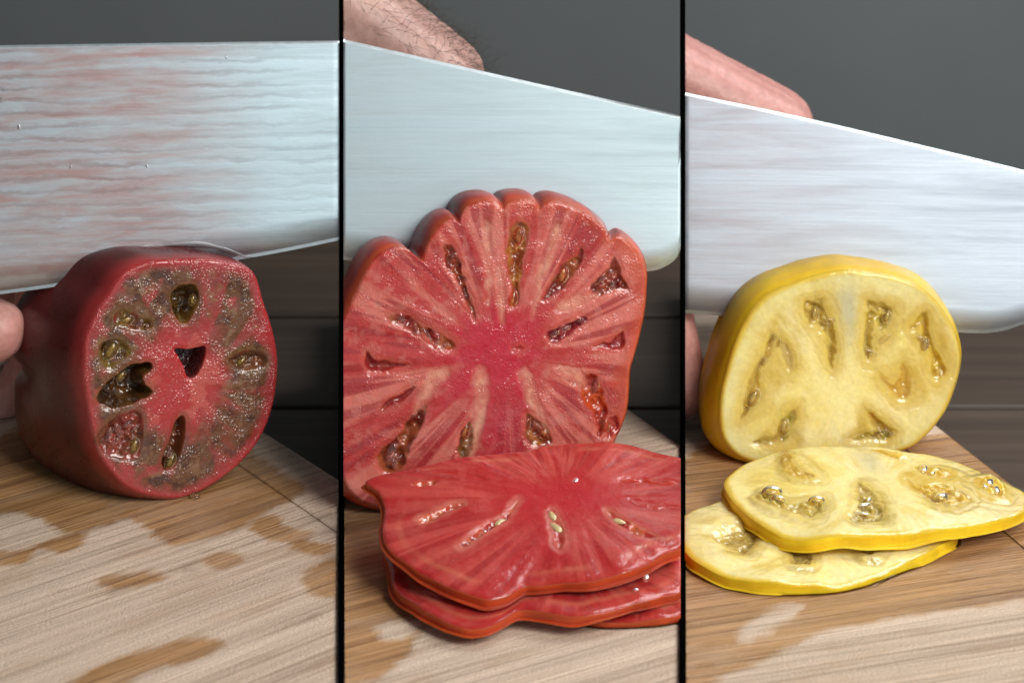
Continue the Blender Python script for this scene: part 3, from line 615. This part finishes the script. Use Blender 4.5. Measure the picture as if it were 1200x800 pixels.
def colC(x, y, rf, tf, rim, s):
    n1 = fbm(x * 80, y * 80, s + 1, 4); n2 = fbm(x * 260, y * 260, s + 2, 3); ra = pol_n(tf, rf, 6, 1.5, s + 3, 3)
    c = np.zeros((len(x), 3)) + np.array([.84, .70, .24])
    c = mix(c, (.90, .80, .42), sst(.42, .62, n1) * .8); c = mix(c, (.74, .57, .14), sst(.50, .66, ra) * .6 * sst(.3, .6, rf))
    c = mix(c, (.90, .82, .48), sst(.52, .66, n2) * .3)
    col_ = np.exp(-((x - .0035) / .004) ** 2) * sst(-.002, .012, y); c = mix(c, (.62, .58, .36), col_ * .9)
    c = mix(c, (.92, .80, .36), (1 - sst(.15, .55, rf)) * .7)
    c = mix(c, (.88, .78, .36), (1 - sst(.004, .009, rim)) * .6)
    c = mix(c, (.82, .54, .04), (1 - sst(.0004, .0022, rim + .0012 * (n1 - .5))) * .9)
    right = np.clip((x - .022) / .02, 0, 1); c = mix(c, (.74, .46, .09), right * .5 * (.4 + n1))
    return c
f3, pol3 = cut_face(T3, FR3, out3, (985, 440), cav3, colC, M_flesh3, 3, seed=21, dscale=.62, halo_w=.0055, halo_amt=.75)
def scol3(th, f, d, s):
    n_ = pol_n(th, f, 3, 5, s, 3); c = np.zeros((len(th), 3)) + np.array([.90, .62, .025])
    return mix(c, (.86, .50, .015), sst(.4, .7, n_) * .7)
rind(T3, FR3, pol3, [(0, 1), (.8, 1.010), (4, 1.045), (12, 1.09), (22, 1.08), (34, .98), (46, .74), (52, .45), (54, .02)], scol3, M_skin3, 3, seed=8)
seeds(T3, FR3, [((883, 467), 60, 2.3), ((919, 501), 80, 2.0), ((955, 368), 80, 1.6), ((1084, 405), 60, 1.5), ((1040, 372), 70, 1.5)], M_seed3, M_gel3, .0010)
beads(T3, FR3, [((907, 396), 1.4, .7), ((914, 402), 1.0, .7), ((896, 424), 1.1, .8), ((971, 376), 1.3, .7), ((971, 382), 1.0, .8), ((1020, 413), 1.6, .6), ((1037, 397), 1.5, .6), ((1086, 403), 1.6, .9), ((1080, 397), 1.1, .8), ((1029, 508), 1.3, .8), ((1038, 504), 1.0, .8), ((1043, 508), .9, .8), ((994, 403), .8, .6)], M_water)

# ---- slices lying on the boards
def slice_(name, label, st, frame, outline, center, cavs, colfn, mf, ms, scol, thick, seed, group, under=(.40, .06, .05), n=520, m=110):
    P = frame.P(frame.uv([center]))[0]
    root = thing(name, label, 'tomato slice', (P[0], P[1], max(P[2] - thick * .001, 0)), group)
    f, pol = cut_face(root, frame, outline, center, cavs, colfn, mf, st, n=n, m=m, seed=seed, wob=.00022, wave=.0019, halo_w=.004 if mf is M_flesh3 else .002, halo_amt=.7 if mf is M_flesh3 else .45, bevel=.0003)
    rind(root, frame, pol, [(0, 1), (.25, 1.003), (thick * .5, 1.003), (thick - .3, 1.0), (thick, .985), (thick + .01, .5), (thick + .02, .02)], scol, ms, st, seed=seed + 1)
    return root
z6 = lambda p: A_(395, 490, 2.58, p)
def zplane(front_row, zf, back_row, zb):
    a = on_z(600, front_row, zf); b = on_z(600, back_row, zb); t = math.degrees(math.atan2(zb - zf, b[1] - a[1]))
    return a, t
a, t = zplane(692, .0098, 517, .0215); FS1 = flat(on_z(600, 692, .0098), t)
outS1 = [(430,563),(444,577),(451,594),(447,617),(456,640),(476,656),(497,669),(530,686),(556,696),(573,699),(594,693),(606,686),(616,681),(630,681),(655,679),(690,678),(724,671),(750,662),(775,648),(800,637),(830,620),(850,590),(845,560),(815,535),(797,528),(767,522),(736,517),(690,516),(643,517),(612,525),(572,531),(534,537),(502,544),(472,551)]
cavS1 = [
 dict(p=z6([(225,205),(290,195),(285,215),(235,215)]), d=.8, w=1.2, c=(.50,.10,.05), lump=.3),
 dict(p=z6([(240,310),(290,285),(370,262),(380,272),(310,302),(260,325)]), d=1.3, w=1.3, c=(.46,.07,.04), c2=(.55,.16,.08), lump=1.0, halo=(.62,.24,.17)),
 dict(p=z6([(365,388),(400,365),(440,330),(500,300),(545,245),(550,255),(510,310),(450,350),(390,392)]), d=1.6, w=1.2, c=(.36,.035,.03), c2=(.50,.12,.06), lump=1.2, halo=(.62,.24,.18)),
 dict(p=z6([(640,280),(662,278),(690,350),(680,395),(660,390),(650,340)]), d=1.2, w=1.4, c=(.44,.06,.045), c2=(.5,.12,.08), lump=.7, halo=(.62,.24,.18)),
 dict(p=z6([(815,275),(850,290),(900,320),(960,350),(950,362),(890,345),(840,315)]), d=1.6, w=1.2, c=(.40,.045,.035), c2=(.5,.12,.06), lump=1.0, halo=(.64,.26,.18)),
 dict(p=z6([(860,175),(930,172),(1020,182),(1030,192),(940,188),(865,185)]), d=1.4, w=1.0, c=(.44,.05,.035), lump=.6),
 dict(p=z6([(890,240),(960,255),(1030,262),(1030,270),(950,268)]), d=1.2, w=1.0, c=(.44,.05,.04), lump=.6),
]
def colB2(x, y, rf, tf, rim, s):
    c = colB(x, y, rf, tf, rim, s); pale = sst(.5, .7, pol_n(tf, rf, 9, 1.4, s + 40, 2)) * sst(.4, .6, rf) * (1 - sst(.8, .97, rf))
    c = mix(c, (.64, .30, .22), pale * .45)
    c = c * np.array([.90, .50, .52]); c = mix(c, (.38, .028, .026), .35 * np.ones(len(x))); ring = np.exp(-((rim - .0042 - .002 * (pol_n(tf, rf, 5, .5, s + 60, 2) - .5)) / .0010) ** 2); return mix(c, (.62, .22, .13), ring * .4 * sst(.35, .6, pol_n(tf, rf, 4, 1, s + 61, 2)))
S1 = slice_('red_tomato_slice', 'red tomato slice lying on top of the stack against the ribbed tomato', 2, FS1, outS1, (655, 580), cavS1, colB2, M_slice2, M_skin2, scol2, 2.1, 31, 'red slices', n=620, m=130)
seeds(S1, FS1, [((647, 603), 110, 2.0), ((651, 617), 130, 2.3), ((586, 611), 40, 1.8), ((726, 610), -20, 1.8)], M_seed2, None, .0002)
beads(S1, FS1, [((495, 609), 1.4, .8), ((553, 631), 1.4, .7), ((545, 637), 1.2, .8), ((564, 620), 1.6, .9), ((674, 562), 1.2, .6), ((757, 676), .9, .8), ((745, 690), .8, .8)], M_pinkjuice)
FS2 = flat(on_z(600, 712, .0058), 1.5)
outS2 = [(452,640),(455,656),(460,676),(473,692),(492,706),(512,717),(532,726),(552,731),(574,729),(592,721),(607,714),(622,714),(645,717),(672,719),(700,716),(725,710),(750,702),(775,694),(800,687),(840,660),(850,620),(820,580),(740,560),(640,556),(540,570),(475,600)]
S2 = slice_('red_tomato_slice', 'lower red tomato slice squeezed under the topmost red slice', 2, FS2, outS2, (650, 640), [], colB2, M_slice2, M_skin2, scol2, 2.2, 41, 'red slices', n=420, m=70)
FS3 = flat(on_z(700, 724, .0030), 0)
outS3 = [(640,700),(660,714),(700,722),(740,722),(800,714),(840,690),(850,650),(800,610),(720,600),(650,640)]
S3 = slice_('red_tomato_slice', 'bottom red tomato slice lying directly on the bamboo board', 2, FS3, outS3, (740, 665), [], colB2, M_slice2, M_skin2, scol2, 2.4, 51, 'red slices', n=300, m=50)

z9 = lambda p: A_(795, 480, 2.5, p)
FY1 = flat(on_z(1000, 632, .0080), 1.6)
outY1 = [(849,556),(858,543),(875,532),(903,522),(955,517),(1003,516),(1051,520),(1095,527),(1139,542),(1179,560),(1202,573),(1207,584),(1200,592),(1175,603),(1131,614),(1083,622),(1019,628),(963,630),(923,624),(891,609),(867,590),(853,571)]
def locY(p, c=(.62,.49,.15), c2=(.76,.64,.27)): return dict(p=z9(p), d=.7, w=3.0, c=c, c2=c2, lump=.25, ls=260, wet=.5, soft=.0018)
cavY1 = [
 locY([(285,115),(340,110),(420,170),(430,205),(350,205),(295,180)]), locY([(200,240),(260,205),(340,240),(430,235),(450,280),(410,335),(320,320),(240,285)]),
 locY([(515,195),(580,205),(620,260),(625,335),(560,345),(485,335),(500,270)], (.46,.36,.11)), locY([(640,190),(730,150),(850,170),(880,250),(830,295),(740,290)], (.62,.43,.08), (.70,.54,.16)), locY([(830,190),(920,170),(985,220),(970,265),(890,250)], (.66,.45,.07), (.74,.56,.16)),
 dict(p=z9([(298,125),(325,118),(345,160),(400,185),(395,195),(340,190),(305,165)]), d=2.2, w=1.4, c=(.62,.42,.08), c2=(.50,.33,.06), lump=.8, halo=(.70,.54,.14)),
 dict(p=z9([(225,245),(265,225),(300,250),(330,270),(410,255),(425,275),(395,312),(340,295),(280,275)]), d=2.0, w=1.4, c=(.44,.33,.07), c2=(.56,.40,.10), lump=1.4, halo=(.70,.54,.14)),
 dict(p=z9([(525,210),(560,225),(590,260),(598,318),(540,322),(500,318),(520,280)]), d=3.0, w=1.6, c=(.36,.26,.05), c2=(.52,.38,.10), lump=1.2, halo=(.70,.54,.14)),
 dict(p=z9([(665,200),(720,215),(790,215),(860,250),(820,270),(760,275),(720,250)]), d=1.6, w=1.6, c=(.62,.40,.06), c2=(.54,.38,.09), lump=1.3, halo=(.70,.54,.14)),
 dict(p=z9([(700,160),(770,165),(810,185),(780,195),(720,180)]), d=1.4, w=1.4, c=(.64,.42,.06), lump=1.2, halo=(.70,.54,.14)),
 dict(p=z9([(860,200),(920,190),(960,220),(950,250),(900,235)]), d=1.5, w=1.4, c=(.66,.42,.05), c2=(.74,.52,.1), lump=1.4, halo=(.70,.54,.14)),
 dict(p=z9([(560,105),(640,118),(680,130),(620,132)]), d=1.0, w=1.0, c=(.64,.44,.08), lump=.6),
]
Y1 = slice_('yellow_tomato_slice', 'yellow tomato slice lying on top against the cut yellow tomato', 3, FY1, outY1, (1020, 572), cavY1, colC, M_flesh3, M_skin3, scol3, 3.0, 61, 'yellow slices', n=600, m=120)
seeds(Y1, FY1, [((905, 576), 20, 2.2), ((957, 586), 10, 1.7), ((1103, 583), 30, 1.6), ((912, 584), -10, 1.3)], M_seed3, M_gel3, .0)
beads(Y1, FY1, [((1013, 590), 1.3, .8), ((1018, 584), 1.1, .8), ((1009, 600), 1.5, .6), ((1082, 547), 1.6, .7), ((1093, 553), 1.2, .8), ((1107, 579), 1.5, .9), ((1160, 563), 1.8, .8), ((1168, 572), 1.5, .8), ((1154, 569), 1.2, .8), ((1003, 519), 1.3, .5)], M_water)
FY2 = flat(on_z(900, 684, .0038), .2)
outY2 = [(792,610),(806,600),(822,593),(850,583),(880,575),(950,570),(1040,580),(1105,605),(1122,618),(1112,630),(1083,645),(1043,660),(1003,673),(955,680),(899,680),(855,673),(823,661),(803,646),(792,628)]
cavY2 = [
 locY([(80,370),(150,330),(240,310),(255,380),(225,430),(170,430)], (.46,.35,.10)), locY([(310,375),(400,380),(405,455),(315,455)], (.48,.37,.12)), locY([(520,385),(620,390),(590,435),(525,430)], (.50,.38,.12)),
 dict(p=z9([(110,375),(160,350),(230,330),(235,370),(215,400),(190,418),(150,395)]), d=3.2, w=1.6, c=(.34,.24,.05), c2=(.5,.36,.09), lump=1.0, halo=(.70,.54,.14)),
 dict(p=z9([(328,392),(385,395),(388,442),(330,440)]), d=3.6, w=1.5, c=(.36,.26,.06), c2=(.5,.36,.1), lump=.8, halo=(.70,.54,.14)),
 dict(p=z9([(540,395),(600,400),(570,418),(545,415)]), d=2.6, w=1.2, c=(.42,.30,.06), lump=.6),
]
Y2 = slice_('yellow_tomato_slice', 'lower yellow tomato slice flat on the wet bamboo board', 3, FY2, outY2, (950, 628), cavY2, colC, M_flesh3, M_skin3, scol3, 3.2, 71, 'yellow slices', n=520, m=90)

# ------------------------------------------------------------------ knives
def knife(st, label, fr, top, bot, mat, spine=2.4, bev=4, handle=False):
    top = spline(top, 10, False); bot = spline(bot, 10, False)
    xs = np.linspace(top[0, 0], top[-1, 0], 90)
    ty = np.interp(xs, top[:, 0], top[:, 1]); by = np.interp(xs, bot[:, 0], bot[:, 1])
    tb = np.minimum(bev, (by - ty) * .5)
    n = len(xs)
    front_top = fr.uv(np.stack([xs, ty], 1)); front_bev = fr.uv(np.stack([xs, by - tb], 1)); edge = fr.uv(np.stack([xs, by], 1))
    lo, hi = STALL[st]
    P0 = fr.P(front_top[n // 2][None])[0]
    root = thing('knife', label, 'knife', P0, 'kitchen knives')
    rows = []; uvs = []
    K = 8
    for j in range(K + 1):                                   # flat of the blade, spine to bevel, gently thinning
        q = front_top + (front_bev - front_top) * j / K
        rows.append(fr.P(q, -.0011 * (j / K))); uvs.append(q)
    back = [fr.P(front_top + (front_bev - front_top) * j / K, -spine * .001 + (.0009) * (j / K)) for j in range(K, -1, -1)]
    V = clampx(np.vstack(rows + back), lo, hi)
    Fc = grid_faces(n, 2 * (K + 1), wrap=False)
    # spine closing strip is its own part
    ob = mesh_obj('blade', V, Fc[:, ::-1], mat, root)
    uvl = ob.data.uv_layers.new(name='UVMap'); allq = np.vstack(uvs + uvs[::-1]); allq = allq - allq[:, :1].min() * np.array([1, 0])
    if st == 1: allq = allq - fr_u0 * np.array([1, 0])
    idx = np.zeros(len(ob.data.loops), np.int32); ob.data.loops.foreach_get('vertex_index', idx)
    uvl.data.foreach_set('uv', allq[idx].astype(np.float32).ravel())
    sp = np.vstack([fr.P(front_top, 0.0), fr.P(front_top + np.array([0, .0009]), -.0004), fr.P(front_top + np.array([0, .0011]), -spine * .001 + .0005), fr.P(front_top, -spine * .001)])
    mesh_obj('spine', clampx(sp, lo, hi), grid_faces(n, 4, wrap=False), M_spine, root)
    e1 = fr.P(front_bev, -.0011); e2 = fr.P(edge, -spine * .0005); e3 = fr.P(front_bev, -spine * .001 + .0009)
    mesh_obj('cutting_edge', clampx(np.vstack([e1, e2, e3]), lo, hi), grid_faces(n, 3, wrap=False)[:, ::-1], M_edge, root, smooth=False)
    return root
fr_u0 = 0.0
def blade_frame(fr, st, turn, lean, px, off=.010):
    return upright(on_plane([px], fr.p0, fr.n)[0] - fr.n * off, st, turn, lean)
KB1 = blade_frame(FR1, 1, -4, 14, (198, 318), .013)
fr_u0 = (KB1.uv([[0, 60]])[0][0] - KB1.uv([[-120, 60]])[0][0])
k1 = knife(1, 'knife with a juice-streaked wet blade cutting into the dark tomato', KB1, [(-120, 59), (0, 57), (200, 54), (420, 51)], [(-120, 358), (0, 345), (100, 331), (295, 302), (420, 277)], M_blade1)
KB2 = blade_frame(FR2, 2, -1, 14, (600, 320), .016)
k2 = knife(2, 'knife with a bright bluish blade slicing the ribbed red tomato', KB2, [(380, 45), (403, 50), (600, 95), (797, 139), (830, 146)], [(380, 302), (403, 305), (560, 322), (700, 323), (762, 318), (779, 313), (791, 305), (800, 292), (830, 240)], M_blade2, 3.0)
KB3 = blade_frame(FR3, 3, 9, 14, (1000, 380), .012)
k3 = knife(3, 'knife with a grey-lilac blade slicing the yellow tomato', KB3, [(780, 107), (803, 112), (967, 147), (1200, 203), (1290, 228)], [(780, 365), (803, 367), (855, 371), (1000, 382), (1125, 390), (1165, 390), (1195, 382), (1230, 362), (1290, 232)], M_blade3, 3.0)
# grip of the knife beyond the left of the first station
uvh = KB1.uv([[-120, 62], [-120, 170]]); c0 = (uvh[0] + uvh[1]) / 2; hh = abs(uvh[0, 1] - uvh[1, 1]) * .42
Vh = []; ns = 14; rings = [(0, .85, .9), (.004, 1, 1), (.03, 1.02, 1.05), (.06, .92, 1.1), (.095, 1.05, 1.05), (.112, 1.15, 1), (.118, .8, .7)]
for dx, sy, sz in rings:
    for k in range(ns):
        a_ = 2 * math.pi * k / ns; q = c0 + np.array([-dx, math.sin(a_) * hh * sy]); Vh.append(KB1.P(q[None], -.0012 + math.cos(a_) * .0095 * sz)[0])
mesh_obj('handle', Vh, grid_faces(ns, len(rings)).tolist() + [list(range(ns)), list(range(ns * (len(rings) - 1), ns * len(rings)))[::-1]], M_grip, k1)
beads(k1, KB1, [((3, 103), 1.5, .3), ((22, 149), .6, .6), ((11, 60), .6, .6), ((265, 67), .6, .5), ((92, 313), .6, .5), ((1, 116), 1.0, .3), ((172, 194), .35, .5), ((83, 195), .3, .5)], M_water)

# wet film of juice where the blades meet the fruit
def film(parent, fr, pts, rad, mat, off=.0003, name='juice_film'):
    P = fr.P(fr.uv(spline(pts, 12, False)), off); n = len(P); ns = 8; V = []
    for i in range(n):
        tng = P[min(i + 1, n - 1)] - P[max(i - 1, 0)]; tng /= np.linalg.norm(tng); b = np.cross(fr.n, tng)
        rr = rad * .001 * (.35 + .7 * float(fbm(np.array([i * .10]), np.array([2.0]), 5, 3)[0])) * math.sin(math.pi * min(max(i / (n - 1), .02), .98)) ** .5
        for k in range(ns):
            a_ = 2 * math.pi * k / ns; V.append(P[i] + b * math.cos(a_) * rr * 1.6 + fr.n * math.sin(a_) * rr * .7)
    mesh_obj(name, V, [f[::-1] for f in grid_faces(ns, n).tolist()], mat, parent)
film(k1, KB1, [(100, 331), (118, 322), (135, 309), (148, 299), (165, 291), (185, 289), (205, 287), (240, 287), (265, 293), (285, 300), (297, 301)], .7, M_water)

# ------------------------------------------------------------------ hands
def cone(V, Fc, p0, r0, p1, r1, n=14):
    p0, p1 = np.array(p0, float), np.array(p1, float); ax = p1 - p0; ln = np.linalg.norm(ax); ax = ax / ln
    t = np.array([1, 0, 0]) if abs(ax[0]) < .8 else np.array([0, 1, 0]); u = np.cross(ax, t); u /= np.linalg.norm(u); v = np.cross(ax, u)
    base = len(V); rg = []
    for f in (-1, -.87, -.5, 0): rg.append((p0 + ax * r0 * f, r0 * math.sqrt(max(1 - f * f, .0004))))
    for f in (0, .5, .87, 1): rg.append((p1 + ax * r1 * f, r1 * math.sqrt(max(1 - f * f, .0004))))
    for c, r in rg:
        for k in range(n):
            a = 2 * math.pi * k / n; V.append(c + u * r * math.cos(a) + v * r * math.sin(a))
    for f in grid_faces(n, len(rg)).tolist(): Fc.append([base + i for i in f])
    Fc.append([base + i for i in range(n)][::-1]); Fc.append([base + n * (len(rg) - 1) + i for i in range(n)])
def hand(st, label, knuckle, X, up, curl, mat, hairy=0, thumb=None, stretch=1.0, hint=None, tip=None):
    X = np.array(X, float); X /= np.linalg.norm(X); Zv = np.array(up, float); Zv -= X * (Zv @ X); Zv /= np.linalg.norm(Zv); Yv = np.cross(X, Zv)  # left hand: thumb side
    if Yv[1] > 0: Yv = -Yv
    V = []; Fc = []; nails = []
    kn = [(9.2, 2.8, .3), (9.6, .9, .7), (9.2, -1.0, .5), (8.4, -2.7, 0)]; rk = [1.08, 1.08, 1.0, .9]; ln = [(4.4, 2.6, 2.1), (4.8, 3.0, 2.2), (4.4, 2.8, 2.1), (3.5, 2.1, 1.9)]
    wr = [(0, 1.7, 0), (0, .6, .15), (0, -.6, .1), (0, -1.7, -.1)]
    for i in range(4):
        cone(V, Fc, wr[i], 1.55, kn[i], rk[i] * 1.12)
        cone(V, Fc, (wr[i][0] + 2, wr[i][1] * 1.15, -1.0), 1.45, (kn[i][0] - 1.2, kn[i][1], kn[i][2] - .9), 1.05)
        if i < 3: cone(V, Fc, [(wr[i][q] + wr[i + 1][q]) / 2 for q in range(3)], 1.6, [(kn[i][q] + kn[i + 1][q]) / 2 - (.35 if q == 0 else 0) for q in range(3)], rk[i] * 1.16)
        p = np.array(kn[i], float); ang = 0
        for j, (l, dc) in enumerate(zip(ln[i], curl)):
            ang += dc; d = np.array([math.cos(R(ang)), -.02 * (i - 1.5), -math.sin(R(ang))]); q = p + d * l
            r0 = rk[i] * (.95, .84, .76)[j]; r1 = rk[i] * (.84, .76, .64)[j]
            cone(V, Fc, p, r0, q, r1); 
            if j == 2: nails.append((q - d * .15, d, np.array([math.sin(R(ang)), 0, math.cos(R(ang))]), r1))
            p = q
    th = thumb or [(1.8, 2.2, -.8), (4.6, 4.4, -2.2), (6.4, 5.0, -4.4), (7.4, 4.9, -6.6)]
    Bt = np.stack([X, Yv, Zv]); Kt = np.array(knuckle) - (np.array([9.2, 2.8, .3 + rk[0]]) * .01) @ Bt
    if tip is not None: th = list(th[:2]) + [tuple(((np.array(q) - Kt) @ Bt.T) * 100) for q in tip]
    rt = [1.75, 1.35, 1.12, .98]
    for i in range(3): cone(V, Fc, th[i], rt[i], th[i + 1], rt[i + 1])
    dT = np.array(th[3]) - np.array(th[2]); dT /= np.linalg.norm(dT); nT = np.cross(dT, [0, 1, 0]); nT = nT / np.linalg.norm(nT); nT = np.array([0, .9, 0]) + nT * .4; nT -= dT * (nT @ dT); nT /= np.linalg.norm(nT)
    nails.append((np.array(th[3]) - dT * .1, dT, nT, .92))
    cone(V, Fc, (-.5, 1.2, 0), 2.0, (-14, 1.2, .6), 2.9, 18); cone(V, Fc, (-.5, -1.2, 0), 1.9, (-14, -1.4, .4), 2.7, 18)
    V = np.array(V)
    me = bpy.data.meshes.new('tmp'); me.from_pydata((V * .01).tolist(), [], Fc); tmp = bpy.data.objects.new('tmp', me); COL.objects.link(tmp)
    rm = tmp.modifiers.new('r', 'REMESH'); rm.mode = 'VOXEL'; rm.voxel_size = .0011
    sm = tmp.modifiers.new('s', 'SMOOTH'); sm.factor = .5; sm.iterations = 22
    dg = bpy.context.evaluated_depsgraph_get(); em = tmp.evaluated_get(dg).to_mesh()
    nv = len(em.vertices); co = np.zeros(nv * 3); em.vertices.foreach_get('co', co); co = co.reshape(-1, 3)
    nr = np.zeros(nv * 3); em.vertices.foreach_get('normal', nr); nr = nr.reshape(-1, 3)
    polys = [list(p.vertices) for p in em.polygons]; tmp.evaluated_get(dg).to_mesh_clear()
    bpy.data.objects.remove(tmp); bpy.data.meshes.remove(me)
    # tendons, wrinkles across the knuckles
    wr_ = (vn(co[:, 0] * 700, co[:, 1] * 60, 4) - .5) * .0003 * np.clip(nr[:, 2], 0, 1)
    co = co + nr * wr_[:, None]
    B = np.stack([X, Yv, Zv]); K = np.array(knuckle) - (np.array([9.2, 2.8, .3 + rk[0]]) * .01) @ B
    W = co @ B + K; NW = nr @ B
    if np.linalg.det(B) < 0: polys = [p[::-1] for p in polys]
    W[:, 2] = np.maximum(W[:, 2], .0004)
    lo = STALL[st][0]
    if lo:                                   # the hand ends where it meets the black panel
        bm = bmesh.new(); bv = [bm.verts.new(tuple(v)) for v in W]
        for p in polys:
            try: bm.faces.new([bv[i] for i in p])
            except ValueError: pass
        r_ = (lo - 600) / F
        bmesh.ops.bisect_plane(bm, geom=bm.verts[:] + bm.edges[:] + bm.faces[:], plane_co=tuple(CAM), plane_no=(1, -r_, 0), clear_inner=True)
        bmesh.ops.holes_fill(bm, edges=[e for e in bm.edges if e.is_boundary], sides=0)
        bm.normal_update(); bm.verts.index_update()
        W = np.array([v.co[:] for v in bm.verts]); NW = np.array([v.normal[:] for v in bm.verts]); polys = [[v.index for v in f.verts] for f in bm.faces]; bm.free()
    root = thing('hand', label, 'hand', W.mean(0), 'hands holding the tomatoes')
    mesh_obj('hand_skin', W, polys, mat, root)
    for q, d, nn, r in nails:
        P = (q * .01 + nn * r * .0093) @ B + K; dd, n2 = d @ B, nn @ B; P = P - n2 * .0008
        P = clampx(P[None], *STALL[st])[0]
        px = to_px(P[None])[0, 0]; lo, hi = STALL[st]
        if lo and px < lo + 10: continue
        ellip('fingernail', M_nail, root, P, (dd, np.cross(dd, n2), n2), (r * .0062, r * .0056, .0011), 16, 9)
    if hairy:
        pp = to_px(W); k = np.where((pp[:, 0] > STALL[st][0] + 4) & (NW[:, 2] > .05) & (pp[:, 1] < 135) & (pp[:, 1] > -60))[0]
        k = rng.choice(k, min(hairy, len(k)), replace=False); HV = []; HF = []
        for i in k:
            p = W[i].copy(); n_ = NW[i]; flow = X * .5 + np.array([rng.normal(0, .5), rng.normal(0, .3), rng.normal(0, .5)]); flow -= n_ * (flow @ n_) * .9
            d = n_ * rng.uniform(.25, .8) + flow * .9; d /= np.linalg.norm(d); ln_ = rng.uniform(.005, .012); s = 5; b0 = len(HV)
            for j in range(s + 1):
                r_ = .000075 * (1 - .8 * j / s); a1 = np.cross(d, [0, 0, 1.0]); a1 /= np.linalg.norm(a1); a2 = np.cross(d, a1)
                for q in range(3): HV.append(p + r_ * (a1 * math.cos(q * 2.094) + a2 * math.sin(q * 2.094)))
                p = p + d * ln_ / s; d = d - n_ * .16 + np.array([rng.normal(0, .08), 0, rng.normal(0, .08)]); d /= np.linalg.norm(d)
            for j in range(s):
                for q in range(3): HF.append([b0 + j * 3 + q, b0 + j * 3 + (q + 1) % 3, b0 + j * 3 + 3 + (q + 1) % 3, b0 + j * 3 + 3 + q])
        h_ = mesh_obj('hair', HV, HF, M_hair, root); h_['kind'] = 'stuff'
    return root
hand(1, 'fingertips steadying the dark tomato from behind the streaked blade', at_d(-40, 175, .545), (.93, .15, -.32), (.3, .1, 1), (30, 45, 30), M_hand,
     tip=[at_d(-105, 368, .502), at_d(-6, 388, .497)])
hand(2, 'hairy hand reaching down behind the bright blade over the ribbed red tomato', at_d(545, 72, .545), (.70, .15, -.62), (.5, .1, .8), (20, 40, 30), M_hand2, hairy=900)
hand(3, 'bare pink hand behind the grey-lilac blade gripping the yellow tomato', at_d(935, 128, .572), (.83, .12, -.48), (.4, .1, .9), (25, 45, 30), M_hand, tip=[at_d(770, 350, .535), at_d(796, 455, .530)])

# ------------------------------------------------------------------ juice on the boards
def puddle(label, pts, z, mat, hgt=.0006):
    pl = spline(np.array([on_z(*p)[:2] for p in pts]), 8); c = pl.mean(0); n = len(pl); V = []
    prof = [(1, 0), (.94, .5), (.82, .85), (.5, 1), (.05, 1)]
    for s, h in prof:
        for q in pl: V.append([*(c + (q - c) * s), z + h * hgt])
    Fc = grid_faces(n, len(prof)).tolist() + [list(range(n * (len(prof) - 1), n * len(prof)))]
    area2 = sum(pl[i][0] * pl[(i + 1) % n][1] - pl[(i + 1) % n][0] * pl[i][1] for i in range(n))
    if area2 < 0: Fc = [f[::-1] for f in Fc]
    o = mesh_obj('juice_puddle', V, Fc, mat); tag(o, label, 'juice'); return o
puddle('small bead of juice at the foot of the dark tomato', [(222, 582), (228, 580), (234, 582), (233, 585), (226, 586)], .0001, M_water, .0011)
puddle('thin line of clear juice seeping from under the lower yellow slice', [(1018, 683), (1040, 671), (1065, 660), (1090, 647), (1100, 646), (1092, 655), (1068, 667), (1040, 680), (1024, 688)], .0001, M_water, .0005)
